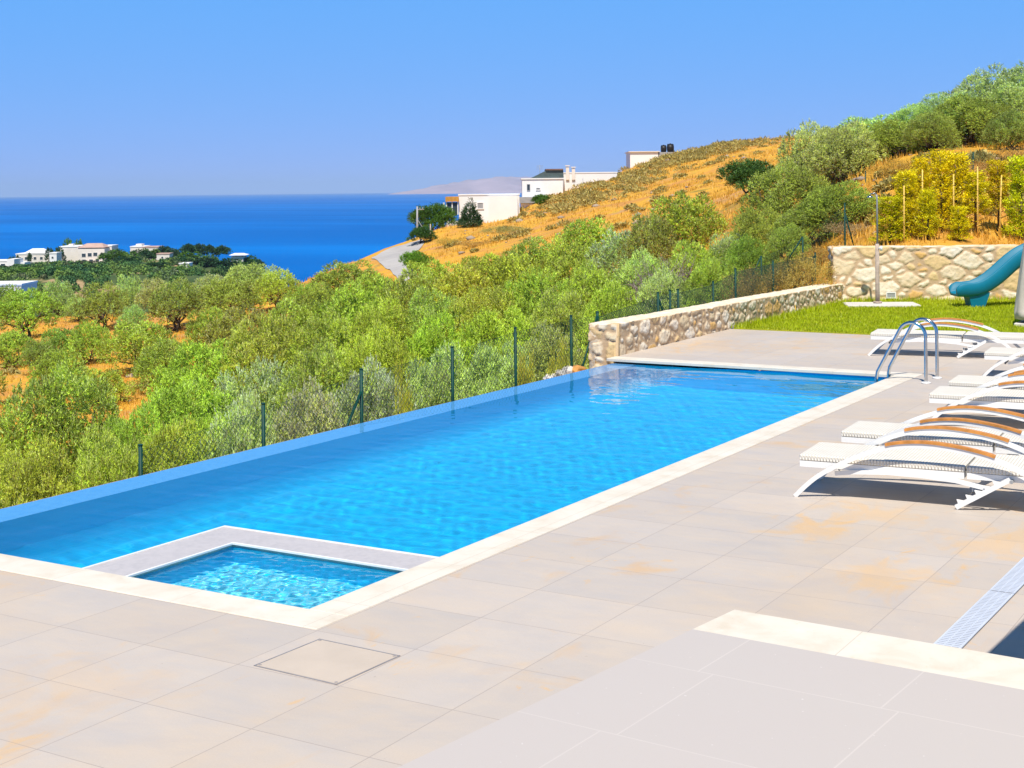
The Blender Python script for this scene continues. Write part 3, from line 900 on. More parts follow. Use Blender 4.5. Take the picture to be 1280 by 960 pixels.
def crown_leaves(rg, lobes, nspr, per, Ls, ws, spr_len, upb=.55, fill=.25, low=-.35):
    """lobes: (c(3), r(3)); sprigs over the lobe surfaces"""
    C = np.array([l[0] for l in lobes], float); R = np.array([l[1] for l in lobes], float)
    area = (R[:, 0] * R[:, 1] + R[:, 0] * R[:, 2]); area[-1] *= .3 if len(C) > 12 else 1; pr = area / area.sum()
    li = rg.choice(len(C), size=int(nspr * 1.6), p=pr)
    u = unit(rg.normal(size=(len(li), 3))); u[:, 2] = np.where(u[:, 2] < low, -u[:, 2] * rg.random(len(u)), u[:, 2]); u = unit(u)
    rad = np.where(rg.random(len(li)) < fill, .45 + .45 * rg.random(len(li)), .84 + .22 * rg.random(len(li)))
    p = C[li] + R[li] * u * rad[:, None]
    inside = np.zeros(len(p), bool)
    for j in range(len(C)):
        dj = (((p - C[j]) / (R[j] * .72)) ** 2).sum(1) < 1
        inside |= dj & (li != j)
    keep = ~inside | (rg.random(len(p)) < .18); p, u, lk = p[keep][:nspr], u[keep][:nspr], li[keep][:nspr]
    dirs = unit(u * .75 + np.array([0, 0, upb]) + rg.normal(size=u.shape) * .28)
    n = len(p); t = (np.arange(per) + .5) / per
    ln_ = spr_len * (.6 + .8 * rg.random(n))
    pp = p[:, None, :] + dirs[:, None, :] * (t[None, :, None] * ln_[:, None, None]) + rg.normal(size=(n, per, 3)) * (.07 * spr_len)
    ax = unit(dirs[:, None, :] * .95 + rg.normal(size=(n, per, 3)) * .42)
    pp = pp.reshape(-1, 3); ax = ax.reshape(-1, 3); m = len(pp)
    global TUFT
    TUFT = np.repeat(np.clip(.55 * rg.random(len(C))[lk] + .225 + rg.normal(size=n) * .14, 0, 1), per * 4)
    fc = np.repeat(u * .7 + np.array([.08, -.2, .62]), per, 0)
    return leaf_quads(pp, ax, Ls * (.6 + .8 * rg.random(m)), ws * (.7 + .6 * rg.random(m)), rg, fc)


def limb_path(rg, a, b_, wob=.12, n=6):
    a = np.array(a, float); b_ = np.array(b_, float); L = np.linalg.norm(b_ - a)
    pts = [a + (b_ - a) * t + (rg.normal(size=3) * wob * L * math.sin(math.pi * t)) for t in np.linspace(0, 1, n)]
    return [tuple(p) for p in pts]


def proto_tree(name, seed, lobes_n, wid, hgt, z_low, nspr, per, L, w, spr, mat, trunk_r=.14, stems=3, upb=.55, flat=1.0, fill=.25, bark='bark', low=-.35, lr=.16):
    """unit prototype: crown width wid, total height hgt, crown bottom z_low. returns (crown mesh, trunk mesh)"""
    rg = np.random.default_rng(seed); lobes = []
    hz_ = hgt - z_low
    for i in range(lobes_n):                                     # knobbly dome of many separate leaf heads
        t = (i + .5) / lobes_n; el = math.asin(1 - t * 1.12) if t < .9 else -.1 - .3 * rg.random(); a = 2.399963 * i + rg.normal() * .25
        k = (.86 if i % 5 else .55) * (.86 + .24 * rg.random()); rr_ = wid * lr * (.75 + .6 * rg.random())
        lobes.append(((math.cos(a) * math.cos(el) * wid * .5 * k, math.sin(a) * math.cos(el) * wid * .5 * k, z_low + max(rr_ * .6, hz_ * .3 + math.sin(el) * hz_ * .66 * k)), (rr_, rr_, rr_ * (1.0 + .5 * rg.random()) * flat)))
    lobes.append(((0, 0, z_low + hz_ * .4), (wid * .27, wid * .27, hz_ * .33)))
    V, f = crown_leaves(rg, lobes, nspr, per, L, w, spr, upb, fill, low)
    cr = np_mesh(name + '_crown', V, [f], mat, attrs={'tuft': TUFT}); me_c = cr.data; bpy.data.objects.remove(cr)
    b = MB()
    base = np.array([0, 0, -.5])
    for s_ in range(stems):
        a = 2 * math.pi * s_ / stems + rg.random()
        fork = np.array([math.cos(a) * wid * .08, math.sin(a) * wid * .08, z_low * .7 + .1])
        pth = limb_path(rg, base + np.array([math.cos(a) * trunk_r * .6, math.sin(a) * trunk_r * .6, 0]), fork, .06, 5)
        b.tube(pth, [trunk_r * (1 - .4 * t) for t in np.linspace(0, 1, 5)], 7)
        for l in rg.choice(len(lobes), size=min(4, len(lobes)), replace=False):
            c = np.array(lobes[l][0]); pth = limb_path(rg, fork, c, .1, 5)
            b.tube(pth, [trunk_r * .55 * (1 - .75 * t) for t in np.linspace(0, 1, 5)], 5)
    tr = b.build(name + '_trunk', MAT[bark], smooth_all=True); me_t = tr.data; bpy.data.objects.remove(tr)
    return me_c, me_t


OLV = [proto_tree('olive', 100 + k, 46 + 4 * k, 4., 3.1, .05, 6800, 14, .062, .012, .14, MAT['olive'], .12, 2 + k % 3, .3, 1., .06, 'bark', -.7, .092) for k in range(5)]
OLT = [proto_tree('olive_standard', 150 + k, 30, 4.2, 3.3, .6, 2600, 13, .095, .0195, .18, MAT['olive'], .15, 3, .3, 1., .06, 'bark', -.7, .105) for k in range(3)]
OLF = [proto_tree('olive_far', 200 + k, 34 + 3 * k, 4., 3., .05, 2800, 13, .095, .0195, .18, MAT['olive'], .12, 3, .3, 1., .06, 'bark', -.7, .108) for k in range(4)]
print('protos done')


def put_tree(name, protos, i, loc, sx, sz, rz, color, label, cat, group, parts=True):
    me_c, me_t = protos[i % len(protos)]
    r = empty(name, loc, rz)
    tag(r, label, cat, group)
    c = bpy.data.objects.new('crown', me_c); COL.objects.link(c); c.parent = r; c.color = c4(color); c.scale = (sx, sx, sz)
    if parts:
        t = bpy.data.objects.new('trunk', me_t); COL.objects.link(t); t.parent = r; t.scale = (sx, sx, sz)
    return r


ORD = ['first', 'second', 'third', 'fourth', 'fifth', 'sixth', 'seventh', 'eighth', 'ninth', 'tenth', 'eleventh', 'twelfth', 'thirteenth', 'fourteenth', 'fifteenth', 'sixteenth']
TONE = {'b': ((1.0, 1.0, .9), 'bright green'), 'y': ((1.1, 1.06, .8), 'yellow green'), 's': ((1.14, 1.08, 2.2), 'silver green'), 'd': ((.62, .72, .8), 'dark green'),
        'o': ((.82, .76, .9), 'dull green'), 'g': ((1.04, 1.06, 1.8), 'grey green')}
# rows of olives: (column, crown top, crown width, depth, tone)
ROWS = [
    ('in the row nearest the infinity edge', OLV, [(-60, 590, 150, 22, 'b'), (40, 566, 150, 22, 'b'), (140, 548, 130, 22.5, 'y'), (225, 530, 120, 22.5, 'b'), (305, 512, 120, 23, 's'), (385, 492, 125, 23.5, 's'),
        (470, 468, 130, 24, 's'), (550, 447, 125, 24.5, 's'), (620, 432, 110, 25, 's'), (690, 415, 105, 26, 'g')]),
    ('in the second row behind the wire fence', OLV, [(-60, 500, 170, 31, 'b'), (78, 470, 175, 32, 'b'), (170, 520, 120, 29, 'b'), (240, 478, 140, 31, 'b'), (320, 462, 135, 32, 's'), (400, 440, 130, 32, 'b'), (475, 424, 125, 32, 'y'),
        (550, 405, 120, 33, 'y'), (625, 388, 120, 33, 'y'), (700, 372, 115, 33, 'b'), (770, 362, 100, 32, 'b'), (835, 345, 95, 32, 's'), (890, 330, 80, 32, 'b')]),
    ('in the third row behind the wire fence', OLV, [(255, 428, 135, 45, 'b'), (330, 402, 130, 45, 'b'), (405, 398, 120, 45, 'b'), (475, 384, 115, 45, 'y'), (545, 370, 110, 46, 'b'), (610, 360, 110, 46, 'y'), (680, 345, 110, 46, 'b'),
        (745, 335, 105, 44, 'y'), (810, 322, 100, 43, 's'), (870, 308, 95, 42, 'b'), (920, 292, 80, 42, 's')]),
    ('in the fourth row behind the wire fence', OLF, [(75, 438, 72, 64, 'b'), (300, 388, 95, 64, 'o'), (370, 375, 90, 64, 'b'), (440, 358, 95, 65, 'b'), (515, 346, 95, 65, 'b'), (585, 334, 90, 65, 'y'), (650, 320, 90, 65, 'b'), (715, 303, 90, 63, 'b'),
        (775, 292, 85, 61, 's'), (860, 246, 100, 60, 'b'), (815, 268, 70, 58, 'o')]),
    ('in the fifth row below the orange slope', OLF, [(15, 415, 58, 84, 'b'), (75, 412, 52, 85, 'o'), (112, 404, 54, 83, 'b'), (178, 402, 90, 78, 'b'), (400, 358, 70, 86, 'o'), (470, 345, 70, 88, 'b'), (535, 328, 80, 88, 'b'), (605, 318, 80, 88, 'b'),
        (670, 300, 80, 86, 'b'), (735, 276, 85, 82, 'b')]),
    ('along the crest of the orange field', OLT, [(30, 367, 76, 103, 'b'), (128, 362, 54, 106, 'o'), (165, 388, 34, 98, 'g'), (192, 352, 40, 112, 's'), (223, 358, 66, 104, 'o'), (285, 357, 72, 104, 'o'), (318, 334, 70, 116, 's'), (350, 345, 60, 110, 'b'), (385, 360, 60, 103, 'b')
        ]),
    ('among the bushes of the left orange field', OLF, [(128, 462, 70, 60, 'b'), (50, 425, 44, 78, 'o'), (205, 428, 70, 62, 'b'), (-40, 440, 80, 66, 'b'), (262, 385, 56, 84, 'b')]),
    ('beside the road bend', OLF, [(437, 328, 96, 108, 'o')]),
    ('just below the seaside houses', OLF, [(5, 358, 55, 120, 'd'), (75, 352, 40, 124, 'g'), (100, 372, 40, 116, 'g'), (160, 346, 40, 126, 's'), (262, 345, 50, 122, 's'), (300, 338, 40, 124, 'g')]),
    ('on the hilltop above the yellow saplings', OLV, [(1024, 160, 110, 49, 's'), (1058, 158, 100, 47.5, 's'), (1085, 146, 130, 50, 's'), (1125, 152, 100, 48, 'o'), (1215, 122, 110, 49.5, 'o'), (1270, 110, 100, 50, 's'), (1150, 133, 100, 50, 's'), (1195, 116, 100, 51, 's'), (1245, 88, 120, 52, 's'), (1310, 74, 130, 52, 's'), (1400, 60, 130, 53, 's'), (1490, 50, 130, 53, 's'), (1580, 40, 140, 54, 's'), (1165, 160, 70, 46, 'o'), (1262, 150, 60, 46, 'o')]),
    ('on the bank left of the retaining wall', OLV, [(985, 210, 115, 44, 'o'), (1050, 238, 100, 38, 'o'), (950, 262, 80, 42, 'o'), (1010, 265, 90, 38, 'o'), (935, 300, 70, 38, 'd'), (985, 300, 60, 36, 'o')]),
]
nolive = 0
rgt = random.Random(3)
for phrase, protos, lst in ROWS:
    vis = sorted([t for t in lst if -20 <= t[0] <= 1300], key=lambda t: t[0])
    for t in lst:
        px, yt, wpx, d, tone = t
        col, word = TONE[tone]
        zb = tz(px, d); zt = zat(px, yt, d)
        wid = wpx * d / F * 1.0; hgt = max(1.2, zt - zb)
        lab = '%s olive tree, %s from the left %s' % (word, ORD[vis.index(t)] if t in vis else 'outermost', phrase)
        if t not in vis: lab = '%s olive tree %s, beyond the picture edge' % (word, phrase)
        jit = [c * rgt.uniform(.92, 1.08) for c in col]
        put_tree('olive_tree', protos, nolive, wz(px, d, zb), wid / 4., hgt / 3.1, rgt.uniform(0, 6.28), jit, lab, 'tree', 'olive trees on the slope')
        nolive += 1


# ------------------------------------------------------------------ shrubs
SHR = [proto_tree('shrub', 300 + k, 9, 2., 1.3, .05, 900, 9, .07, .014, .25, MAT['olive'], .03, 3, .5) for k in range(2)]
SCR = [proto_tree('dry_shrub', 320 + k, 9, 2., 1.1, .02, 900, 8, .05, .012, .22, MAT['scrub'], .03, 3, .5) for k in range(2)]
def conifer_proto(seed):
    rg = np.random.default_rng(seed); lobes = [((rg.normal() * .08, rg.normal() * .08, .35 + 2.9 * t), (1.15 * (1 - t) + .12,) * 2 + (.34,)) for t in np.linspace(0, .97, 10)]
    V, f = crown_leaves(rg, lobes, 1500, 9, .13, .03, .3, .35, .15, -.6)
    o = np_mesh('c', V, [f], MAT['leaf_far'], attrs={'tuft': TUFT}); me = o.data; bpy.data.objects.remove(o)
    b = MB(); b.tube([(0, 0, -.5), (0, 0, 1.5), (0, 0, 3.2)], [.1, .07, .02], 7); o = b.build('t', MAT['bark']); m2 = o.data; bpy.data.objects.remove(o)
    return me, m2


CON = [conifer_proto(340)]
DRK = [proto_tree('dense_tree', 350, 15, 3.4, 3.0, .2, 2000, 9, .13, .035, .35, MAT['leaf_far'], .12, 2, .5)]


def put_px(name, protos, i, px, yt, wpx, d, color, label, cat, group, w0, h0, parts=True, minh=.3):
    zb = tz(px, d); zt = zat(px, yt, d)
    return put_tree(name, protos, i, wz(px, d, zb), wpx * d / F * 1.1 / w0, max(minh, zt - zb) / h0, rgt.uniform(0, 6.28), color, label, cat, group, parts)


put_px('carob_tree', DRK, 0, 937, 203, 62, 75, (1.15, 1.35, .9), 'round dark green tree alone on the orange slope', 'tree', None, 3.4, 3.0)
put_px('conifer', CON, 0, 588, 250, 26, 158, (.9, .95, 1.2), 'small dark conifer in front of the white villa wall', 'tree', None, 2.6, 3.4)
for k, (px, yt, wpx, d, lab) in enumerate([(541, 258, 46, 163, 'large dark green bush left of the glazed villa porch'), (526, 285, 30, 150, 'lower dark green bush beside the road bend'), (518, 316, 30, 118, 'dark bush hiding the near end of the road'), (676, 244, 18, 172, 'round green bush at the corner of the upper villa')]):
    put_px('bush', DRK, 0, px, yt, wpx, d, [(1.5, 1.6, .7), (1.1, 1.25, .8), (2.6, 2.7, .8), (1.6, 1.8, .7)][k], lab, 'bush', None, 3.4, 3.0)
for k, (px, yt, wpx, d, c, lab) in enumerate([(960, 343, 70, 29.5, (1, .9, .8), 'brownish dry shrub behind the low wall, nearer the pool'), (1005, 330, 60, 30, (1.1, 1, .7), 'mustard brown dry shrub behind the low wall, next to the high wall'),
        (930, 352, 44, 28.5, (.95, .8, .75), 'small brown dry shrub behind the low wall'), (1062, 290, 60, 36, (.9, .9, 1.3), 'grey green shrub at the foot of the bank behind the green post'),
        (1030, 312, 44, 33, (1., .85, .7), 'dull brown shrub left of the retaining wall corner'), (1246, 205, 60, 40, (1., .75, .9), 'purplish brown shrub on the slope above the stakes'), (1190, 208, 60, 42, (.8, .95, 1.1), 'grey green shrub behind the thin green post'),
        (1120, 205, 50, 41, (1.2, .95, .5), 'straw coloured shrub behind the saplings'), (1280, 190, 60, 41, (1.1, .8, .7), 'reddish brown shrub at the right of the slope'), (560, 300, 34, 135, (1.2, 1.1, .7), 'low shrub on the orange slope under the villa'),
        (640, 285, 60, 128, (.8, .95, 1.1), 'grey green low shrub patch under the white villa'), (590, 303, 40, 125, (1.1, .8, .8), 'pinkish brown low shrub under the small conifer')]):
    put_px('dry_shrub', SCR, k, px, yt, wpx, d, c, lab, 'shrub', None, 2., 1.1)
for k, (px, yt, d) in enumerate([(508, 494, 18.3), (659, 459, 20.6), (700, 452, 21.4)]):
    r = put_px('young_plant', SHR, k, px, yt, 24, d, (1.5, 1.1, .5), ['small yellow green plant under the pool edge left of the second braced post', 'yellow green young plant right of the fourth tall post', 'yellow green young plant near the stone wall end'][k], 'plant', None, 2., 1.3, minh=.75)
# bare grey bush among the olives
b = MB(); rg = np.random.default_rng(77)
for k in range(150):
    a = rg.random() * 6.28; e = rg.random() * 1.2 + .25; L = .8 + rg.random() * .9
    tip = np.array([math.cos(a) * math.cos(e), math.sin(a) * math.cos(e), math.sin(e)]) * L
    pth = limb_path(rg, (0, 0, 0), tip, .08, 4); b.tube(pth, [.016, .012, .009, .004], 3)
    for j in range(3):
        s0 = np.array(pth[2]); b.tube([tuple(s0), tuple(s0 + rg.normal(size=3) * .18 + tip * .15), tuple(s0 + rg.normal(size=3) * .2 + tip * .3)], [.009, .006, .003], 3)
o = b.build('bare_bush', MAT['dry_wood']); o.location = wz(843, 41, tz(843, 41) + .3); o.scale = (1.15, 1.15, 1.25)
tag(o, 'leafless grey twiggy bush among the green olives', 'bush')

# ------------------------------------------------------------------ yellow saplings with stakes behind the retaining wall
def sapling_mesh(seed):
    rg = np.random.default_rng(seed); Vs = []; n = 380
    h = 2.1; t = rg.random(n); z = .06 + t * (h - .06); a = rg.random(n) * 6.28
    rmax = .17 * (1 - .55 * t) * (.55 + .75 * rg.random(n)) * (1 + .35 * np.sin(z * 7 + seed))
    P = np.stack([np.cos(a) * rmax, np.sin(a) * rmax, z], 1)
    per = 16
    dirs = unit(np.stack([np.cos(a), np.sin(a), 1.1 + 1.2 * rg.random(n)], 1))
    tt = rg.random((n, per, 1))
    pp = P[:, None, :] + dirs[:, None, :] * tt * .17 + rg.normal(size=(n, per, 3)) * .025
    ax = unit(dirs[:, None, :] + rg.normal(size=(n, per, 3)) * .5)
    V, f = leaf_quads(pp.reshape(-1, 3), ax.reshape(-1, 3), .055 * (.6 + .8 * rg.random(n * per)), .012 * (.7 + .6 * rg.random(n * per)), rg, np.repeat(dirs, per, 0))
    o = np_mesh('sapling_foliage', V, [f], MAT['thuja']); me = o.data; bpy.data.objects.remove(o)
    b = MB(); b.tube([(0, 0, -.3), (.01, 0, .8), (0, .01, 2.0)], [.022, .016, .004], 6)
    for k in range(26):
        zz = .2 + 1.7 * rg.random(); aa = rg.random() * 6.28; L = .26 * (1 - .4 * zz / 2)
        b.tube([(0, 0, zz), (math.cos(aa) * L, math.sin(aa) * L, zz + L * .9)], [.007, .003], 4)
    o = b.build('sapling_stem', MAT['bark']); m2 = o.data; bpy.data.objects.remove(o)
    return me, m2


SAP = [sapling_mesh(s) for s in (1, 2, 3)]
sap = [(1112, 246, 56, 31.2), (1133, 214, 54, 31.6), (1152, 196, 46, 32.2), (1177, 189, 50, 32.2), (1196, 192, 56, 32.5), (1220, 214, 50, 32.4), (1248, 200, 46, 33.0), (1276, 196, 56, 32.2), (1160, 236, 40, 31.0), (1199, 258, 36, 31.0)]
words = ['short bushy yellow conifer sapling by the grey pole, leftmost of the row', 'yellow conifer sapling tied to a stake, just right of the leftmost', 'tall yellow conifer sapling with a bare bamboo stake beneath', 'tallest golden conifer sapling in the middle of the row',
         'golden conifer sapling right of the tallest one', 'thin golden conifer sapling with a bare dark lower stem', 'sparse brownish conifer sapling with a long bare stake', 'green gold conifer sapling at the right picture edge', 'low golden sapling growing between two staked ones', 'knee high golden sapling at the lip of the high wall']
for k, (px, yt, wpx, d) in enumerate(sap):
    zb = tz(px, d); zt = zat(px, yt, d); r = empty('conifer_sapling', wz(px, d, zb), rgt.uniform(0, 6))
    tag(r, words[k], 'sapling', 'staked yellow saplings behind the retaining wall')
    hs = (zt - zb) / 2.2; ws = wpx * d / F / .72
    if k in (5, 6): pass
    c = bpy.data.objects.new('foliage', SAP[k % 3][0]); COL.objects.link(c); c.parent = r; c.scale = (ws * .92, ws * .92, hs * (.72 if k in (5, 6) else 1)); c.location.z = hs * (.6 if k in (5, 6) else 0)
    c.color = c4([(.75, .85, .9), (.95, .95, .9), (1., .95, .9), (1.02, 1., .8), (1.02, 1., .8), (.95, .98, .9), (.85, .8, .9), (.8, .98, .9), (.9, .95, .9), (.95, 1, .9)][k])
    t = bpy.data.objects.new('stem', SAP[k % 3][1]); COL.objects.link(t); t.parent = r; t.scale = (1.6, 1.6, hs)
for k, (px, yt, d, lab) in enumerate([(1130, 232, 31.3, 'thin bamboo stake in the leftmost yellow sapling'), (1153, 212, 31.7, 'bamboo stake standing bare left of the tallest sapling'), (1192, 218, 31.8, 'bamboo stake half hidden in the golden saplings'), (1222, 208, 32.2, 'short bamboo stake topping the thin sapling'),
        (1249, 219, 32.5, 'long bare leaning bamboo stake at the right')]):
    d -= .35; zb = tz(px, d); p = wz(px, d, zb); b = MB(); q = wz(px + (3 if k == 4 else 0), d, zat(px, yt, d))
    b.tube([(0, 0, -.3), tuple((q - p) * .5), tuple(q - p)], [.017, .016, .014], 8)
    for kk in range(1, 6):
        c = (q - p) * (kk / 6.); b.tube([tuple(c - Vector((0, 0, .008))), tuple(c + Vector((0, 0, .008)))], .019, 8)
    o = b.build('bamboo_stake', MAT['bamboo']); o.location = p; tag(o, lab, 'stake', 'bamboo stakes of the saplings')

# ------------------------------------------------------------------ wire fences
def chain_link(b, A, B, za0, za1, zb0, zb1, step=.075, r=.0016):
    """diamond wire panel between columns A and B (Vectors, xy)"""
    L = (B - A).length; n = max(2, int(L / step)); hA = za1 - za0
    m = max(2, int(hA / step))
    U = (B - A)

    def pt(s, t):
        p = A + U * s; z0 = za0 + (zb0 - za0) * s; z1 = za1 + (zb1 - za1) * s
        return Vector((p.x, p.y, z0 + (z1 - z0) * t))
    k_ = hA / L
    for i in range(-m, n + 1):
        for sg in (1, -1):
            s0, t0, s1, t1 = i / n, 0., i / n + k_, 1.
            if s0 < 0: t0 = -s0 / k_; s0 = 0
            if s1 > 1: t1 = 1 - (s1 - 1) / k_; s1 = 1
            if t1 <= t0 or s0 >= 1: continue
            if sg > 0: p, q = pt(s0, t0), pt(s1, t1)
            else: p, q = pt(s0, 1 - t0), pt(s1, 1 - t1)
            b.tube([p, q], r, 3, cap=False)
    for t in (0., .5, 1.): b.tube([pt(0, t), pt(1, t)], .0022, 3, cap=False)


def wire_fence(label, posts, braces, name='wire_fence', mesh=True, skip=(), pr=.021, z_base=-1.5, step=.075, wr=.0021):
    """posts: (Vector xy, z_bottom, z_top)"""
    r = empty(name, (posts[0][0].x, posts[0][0].y, 0)); tag(r, label, 'fence'); O = Vector(r.location)
    for p, z0, z1 in posts:
        b = MB(); q = Vector((p.x, p.y, 0)) - O
        b.tube([q + Vector((0, 0, z0 - .3)), q + Vector((0, 0, z1))], pr, 10); b.tube([q + Vector((0, 0, z1)), q + Vector((0, 0, z1 + .012))], pr * 1.15, 10)
        b.build('post', MAT['green_metal'], r)
    for (p, z0), (q, z1) in braces:
        b = MB(); b.tube([Vector((p.x, p.y, z0)) - O, Vector((q.x, q.y, z1)) - O], pr * .8, 8); b.build('brace', MAT['green_metal'], r)
    if mesh:
        b = MB()
        for i_, ((p, a0, a1), (q, c0, c1)) in enumerate(zip(posts[:-1], posts[1:])):
            if i_ in skip: continue
            chain_link(b, Vector((p.x, p.y, 0)) - O, Vector((q.x, q.y, 0)) - O, a0, a1 - .06, c0, c1 - .06, step, wr)
        b.build('wire_mesh', MAT['wire'], r)
    return r


XF = XO - 1.0; posts = []
for px, py in ((172, 557), (326, 505), (449, 462), (563, 434), (642, 410), (712, 395), (745, 390)):
    y, d = in_plane_x(px, XF); z1 = zat(px, py, d); posts.append((Vector((XF, y, 0)), z1 - 1.45, z1))
pv = posts
br = [((pv[2][0] - Vector((0, .75, 0)), pv[2][2] - 1.25), (pv[2][0], pv[2][2] - .25)), ((pv[5][0] + Vector((0, .1, 0)), pv[5][2] - 1.15), (pv[6][0], pv[6][2] - .05))]
wire_fence('green wire mesh fence with posts showing above the infinity edge', posts, br)
XF2 = -10.5; posts = []
for px, py in ((745, 392), (821, 366), (836, 363), (846, 362), (890, 352), (918, 336), (965, 326), (1018, 316)):
    y, d = in_plane_x(px, XF2); z1 = zat(px, py, d); posts.append((Vector((XF2, y, 0)), z1 - 1.1, z1))
pv = posts
br = [((pv[7][0] - Vector((0, 1.7, 0)), pv[7][2] - .85), (pv[7][0], pv[7][2] - .05)), ((pv[7][0] - Vector((0, .35, 0)), pv[7][2] - .95), (pv[7][0], pv[7][2] - .1)), ((pv[1][0], pv[1][2] - .1), (pv[2][0], pv[2][2] - .7))]
wire_fence('green wire mesh fence along the outside of the low wall', posts, br, step=.06, wr=.0036)
hill = []
for px, py, d, hh in ((952, 320, 36, 1.1), (1004, 296, 34.5, 1.0), (1057, 254, 33.5, 1.75), (1083, 214, 43, 1.1)):
    zt = zat(px, py, d); hill.append((wz(px, d, 0).xy.to_3d(), zt - hh, zt))
br = [((wz(930, 36, 0).xy.to_3d(), hill[0][1] + .2), (hill[0][0], hill[0][2])), ((wz(980, 34.5, 0).xy.to_3d(), hill[1][1] + .3), (hill[1][0], hill[1][2])), ((wz(1071, 33.6, 0).xy.to_3d(), hill[2][1] + .5), (hill[2][0], hill[2][2] - .2))]
wire_fence('green wire fence climbing the bank left of the high wall', hill, br, step=.09, skip=(2,))
hill = []
for px, py, d, hh in ((1158, 240, 34.5, 1.3), (1218, 190, 41, 1.6), (1300, 176, 41, 1.6)):
    zt = zat(px, py, d); hill.append((wz(px, d, 0).xy.to_3d(), zt - hh, zt))
wire_fence('green wire fence half hidden behind the yellow saplings', hill, [], step=.1)

# ------------------------------------------------------------------ sun loungers
def make_lounger():
    r = empty('sun_lounger')
    arch = [(0, .0), (.09, .095), (.19, .18), (.37, .285), (.55, .37), (.72, .43), (.88, .455), (1.03, .46), (1.19, .447), (1.33, .425), (1.47, .395), (1.63, .335), (1.80, .245), (1.95, .12), (2.06, 0)]
    # smooth the curve
    for _ in range(2):
        a2 = [arch[0]]
        for (x0, z0), (x1, z1) in zip(arch[:-1], arch[1:]): a2 += [(x0 * .75 + x1 * .25, z0 * .75 + z1 * .25), (x0 * .25 + x1 * .75, z0 * .25 + z1 * .75)]
        arch = a2 + [arch[-1]]
    for y in (0.0, .72):
        b = MB(); b.strip(arch, y - .017, y + .017, .034); f = b.build('side_arch', MAT['white_metal'], r)
        wood = [(x, z + .027) for x, z in arch if .66 <= x <= 1.5]
        b = MB(); b.strip(wood, y - .026, y + .026, .02)
        b.build('armrest', MAT['wood_arm'], f)
        b = MB(); s = .05 if y < .3 else -.05
        rail = [(.3, .19), (.45, .212), (.7, .226), (.95, .222), (1.2, .205), (1.42, .165)]
        b.strip(rail, y + s - .008, y + s + .008, .032); b.build('side_rail', MAT['white_metal'], r)
    y0, y1 = .055, .665; yc = (y0 + y1) / 2; wd = y1 - y0
    for nm, xa, xb in (('seat_panel', .02, 1.262), ('back_panel', 1.278, 2.08)):
        b = MB(); b.box(((xa + xb) / 2, yc, .293), (xb - xa, wd, .046), bev=.008); b.build(nm, MAT['wicker'], r)
        b = MB(); b.box(((xa + xb) / 2, yc, .2455), (xb - xa - .006, wd - .006, .046)); b.build('panel_frame', MAT['white_metal'], r)
    for y in (.02, .70):
        b = MB(); L0, L1 = Vector((1.215, y, .0)), Vector((1.60, y, .235)); dirv = (L1 - L0).normalized(); up = Vector((-dirv.z, 0, dirv.x))
        M = Matrix((( dirv.x, 0, up.x, L0.x), (0, 1, 0, y), (dirv.z, 0, up.z, L0.z), (0, 0, 0, 1)))
        b.box((.225, 0, .018), (.45, .022, .036), M)
        for k in range(5): b.add([M @ Vector(q) for q in ((.03 + k * .075, -.01, .035), (.075 + k * .075, -.01, .035), (.035 + k * .075, -.01, .066), (.03 + k * .075, .01, .035), (.075 + k * .075, .01, .035), (.035 + k * .075, .01, .066))], [(0, 1, 2), (5, 4, 3), (0, 2, 5, 3), (2, 1, 4, 5)])
        b.build('notched_leg', MAT['white_metal'], r)
    b = MB()
    b.tube([(.3, 0, .235), (.3, .72, .235)], .014, 8); b.tube([(1.6, 0, .235), (1.6, .72, .235)], .014, 8)
    b.tube([(.3, .56, .235), (.2, .56, .12)], .013, 8)
    b.build('cross_bar', MAT['grey_frame'], r)
    return r


lounger = make_lounger()
spots = [((999, 568), 4.6, 'white wicker sun lounger with wooden armrests, nearest to the camera'), ((1051, 539), 3.9, 'white wicker sun lounger directly behind the nearest one'),
         ((1161, 492), 5.3, 'white wicker sun lounger standing between the nearest pair and the pool ladder'), ((1185, 477), 4.2, 'white wicker sun lounger level with the pool ladder feet, only its foot end clear'),
         ((1088, 416), 8.0, 'white wicker sun lounger farthest from the camera, at the lawn edge behind the pool ladder'), ((1230, 440), 5.0, 'white wicker sun lounger at the right picture edge before the farthest one')]
for k, ((px, py), a, lab) in enumerate(spots):
    o = lounger if k == 0 else copy_tree(lounger)
    g = ground(px, py, .316); a = math.radians(a)
    ox, oy = .02, .055
    o.location = (g.x - (ox * math.cos(a) - oy * math.sin(a)), g.y - (ox * math.sin(a) + oy * math.cos(a)), .001); o.rotation_euler.z = a
    tag(o, lab, 'sun lounger', 'white sun loungers beside the pool')

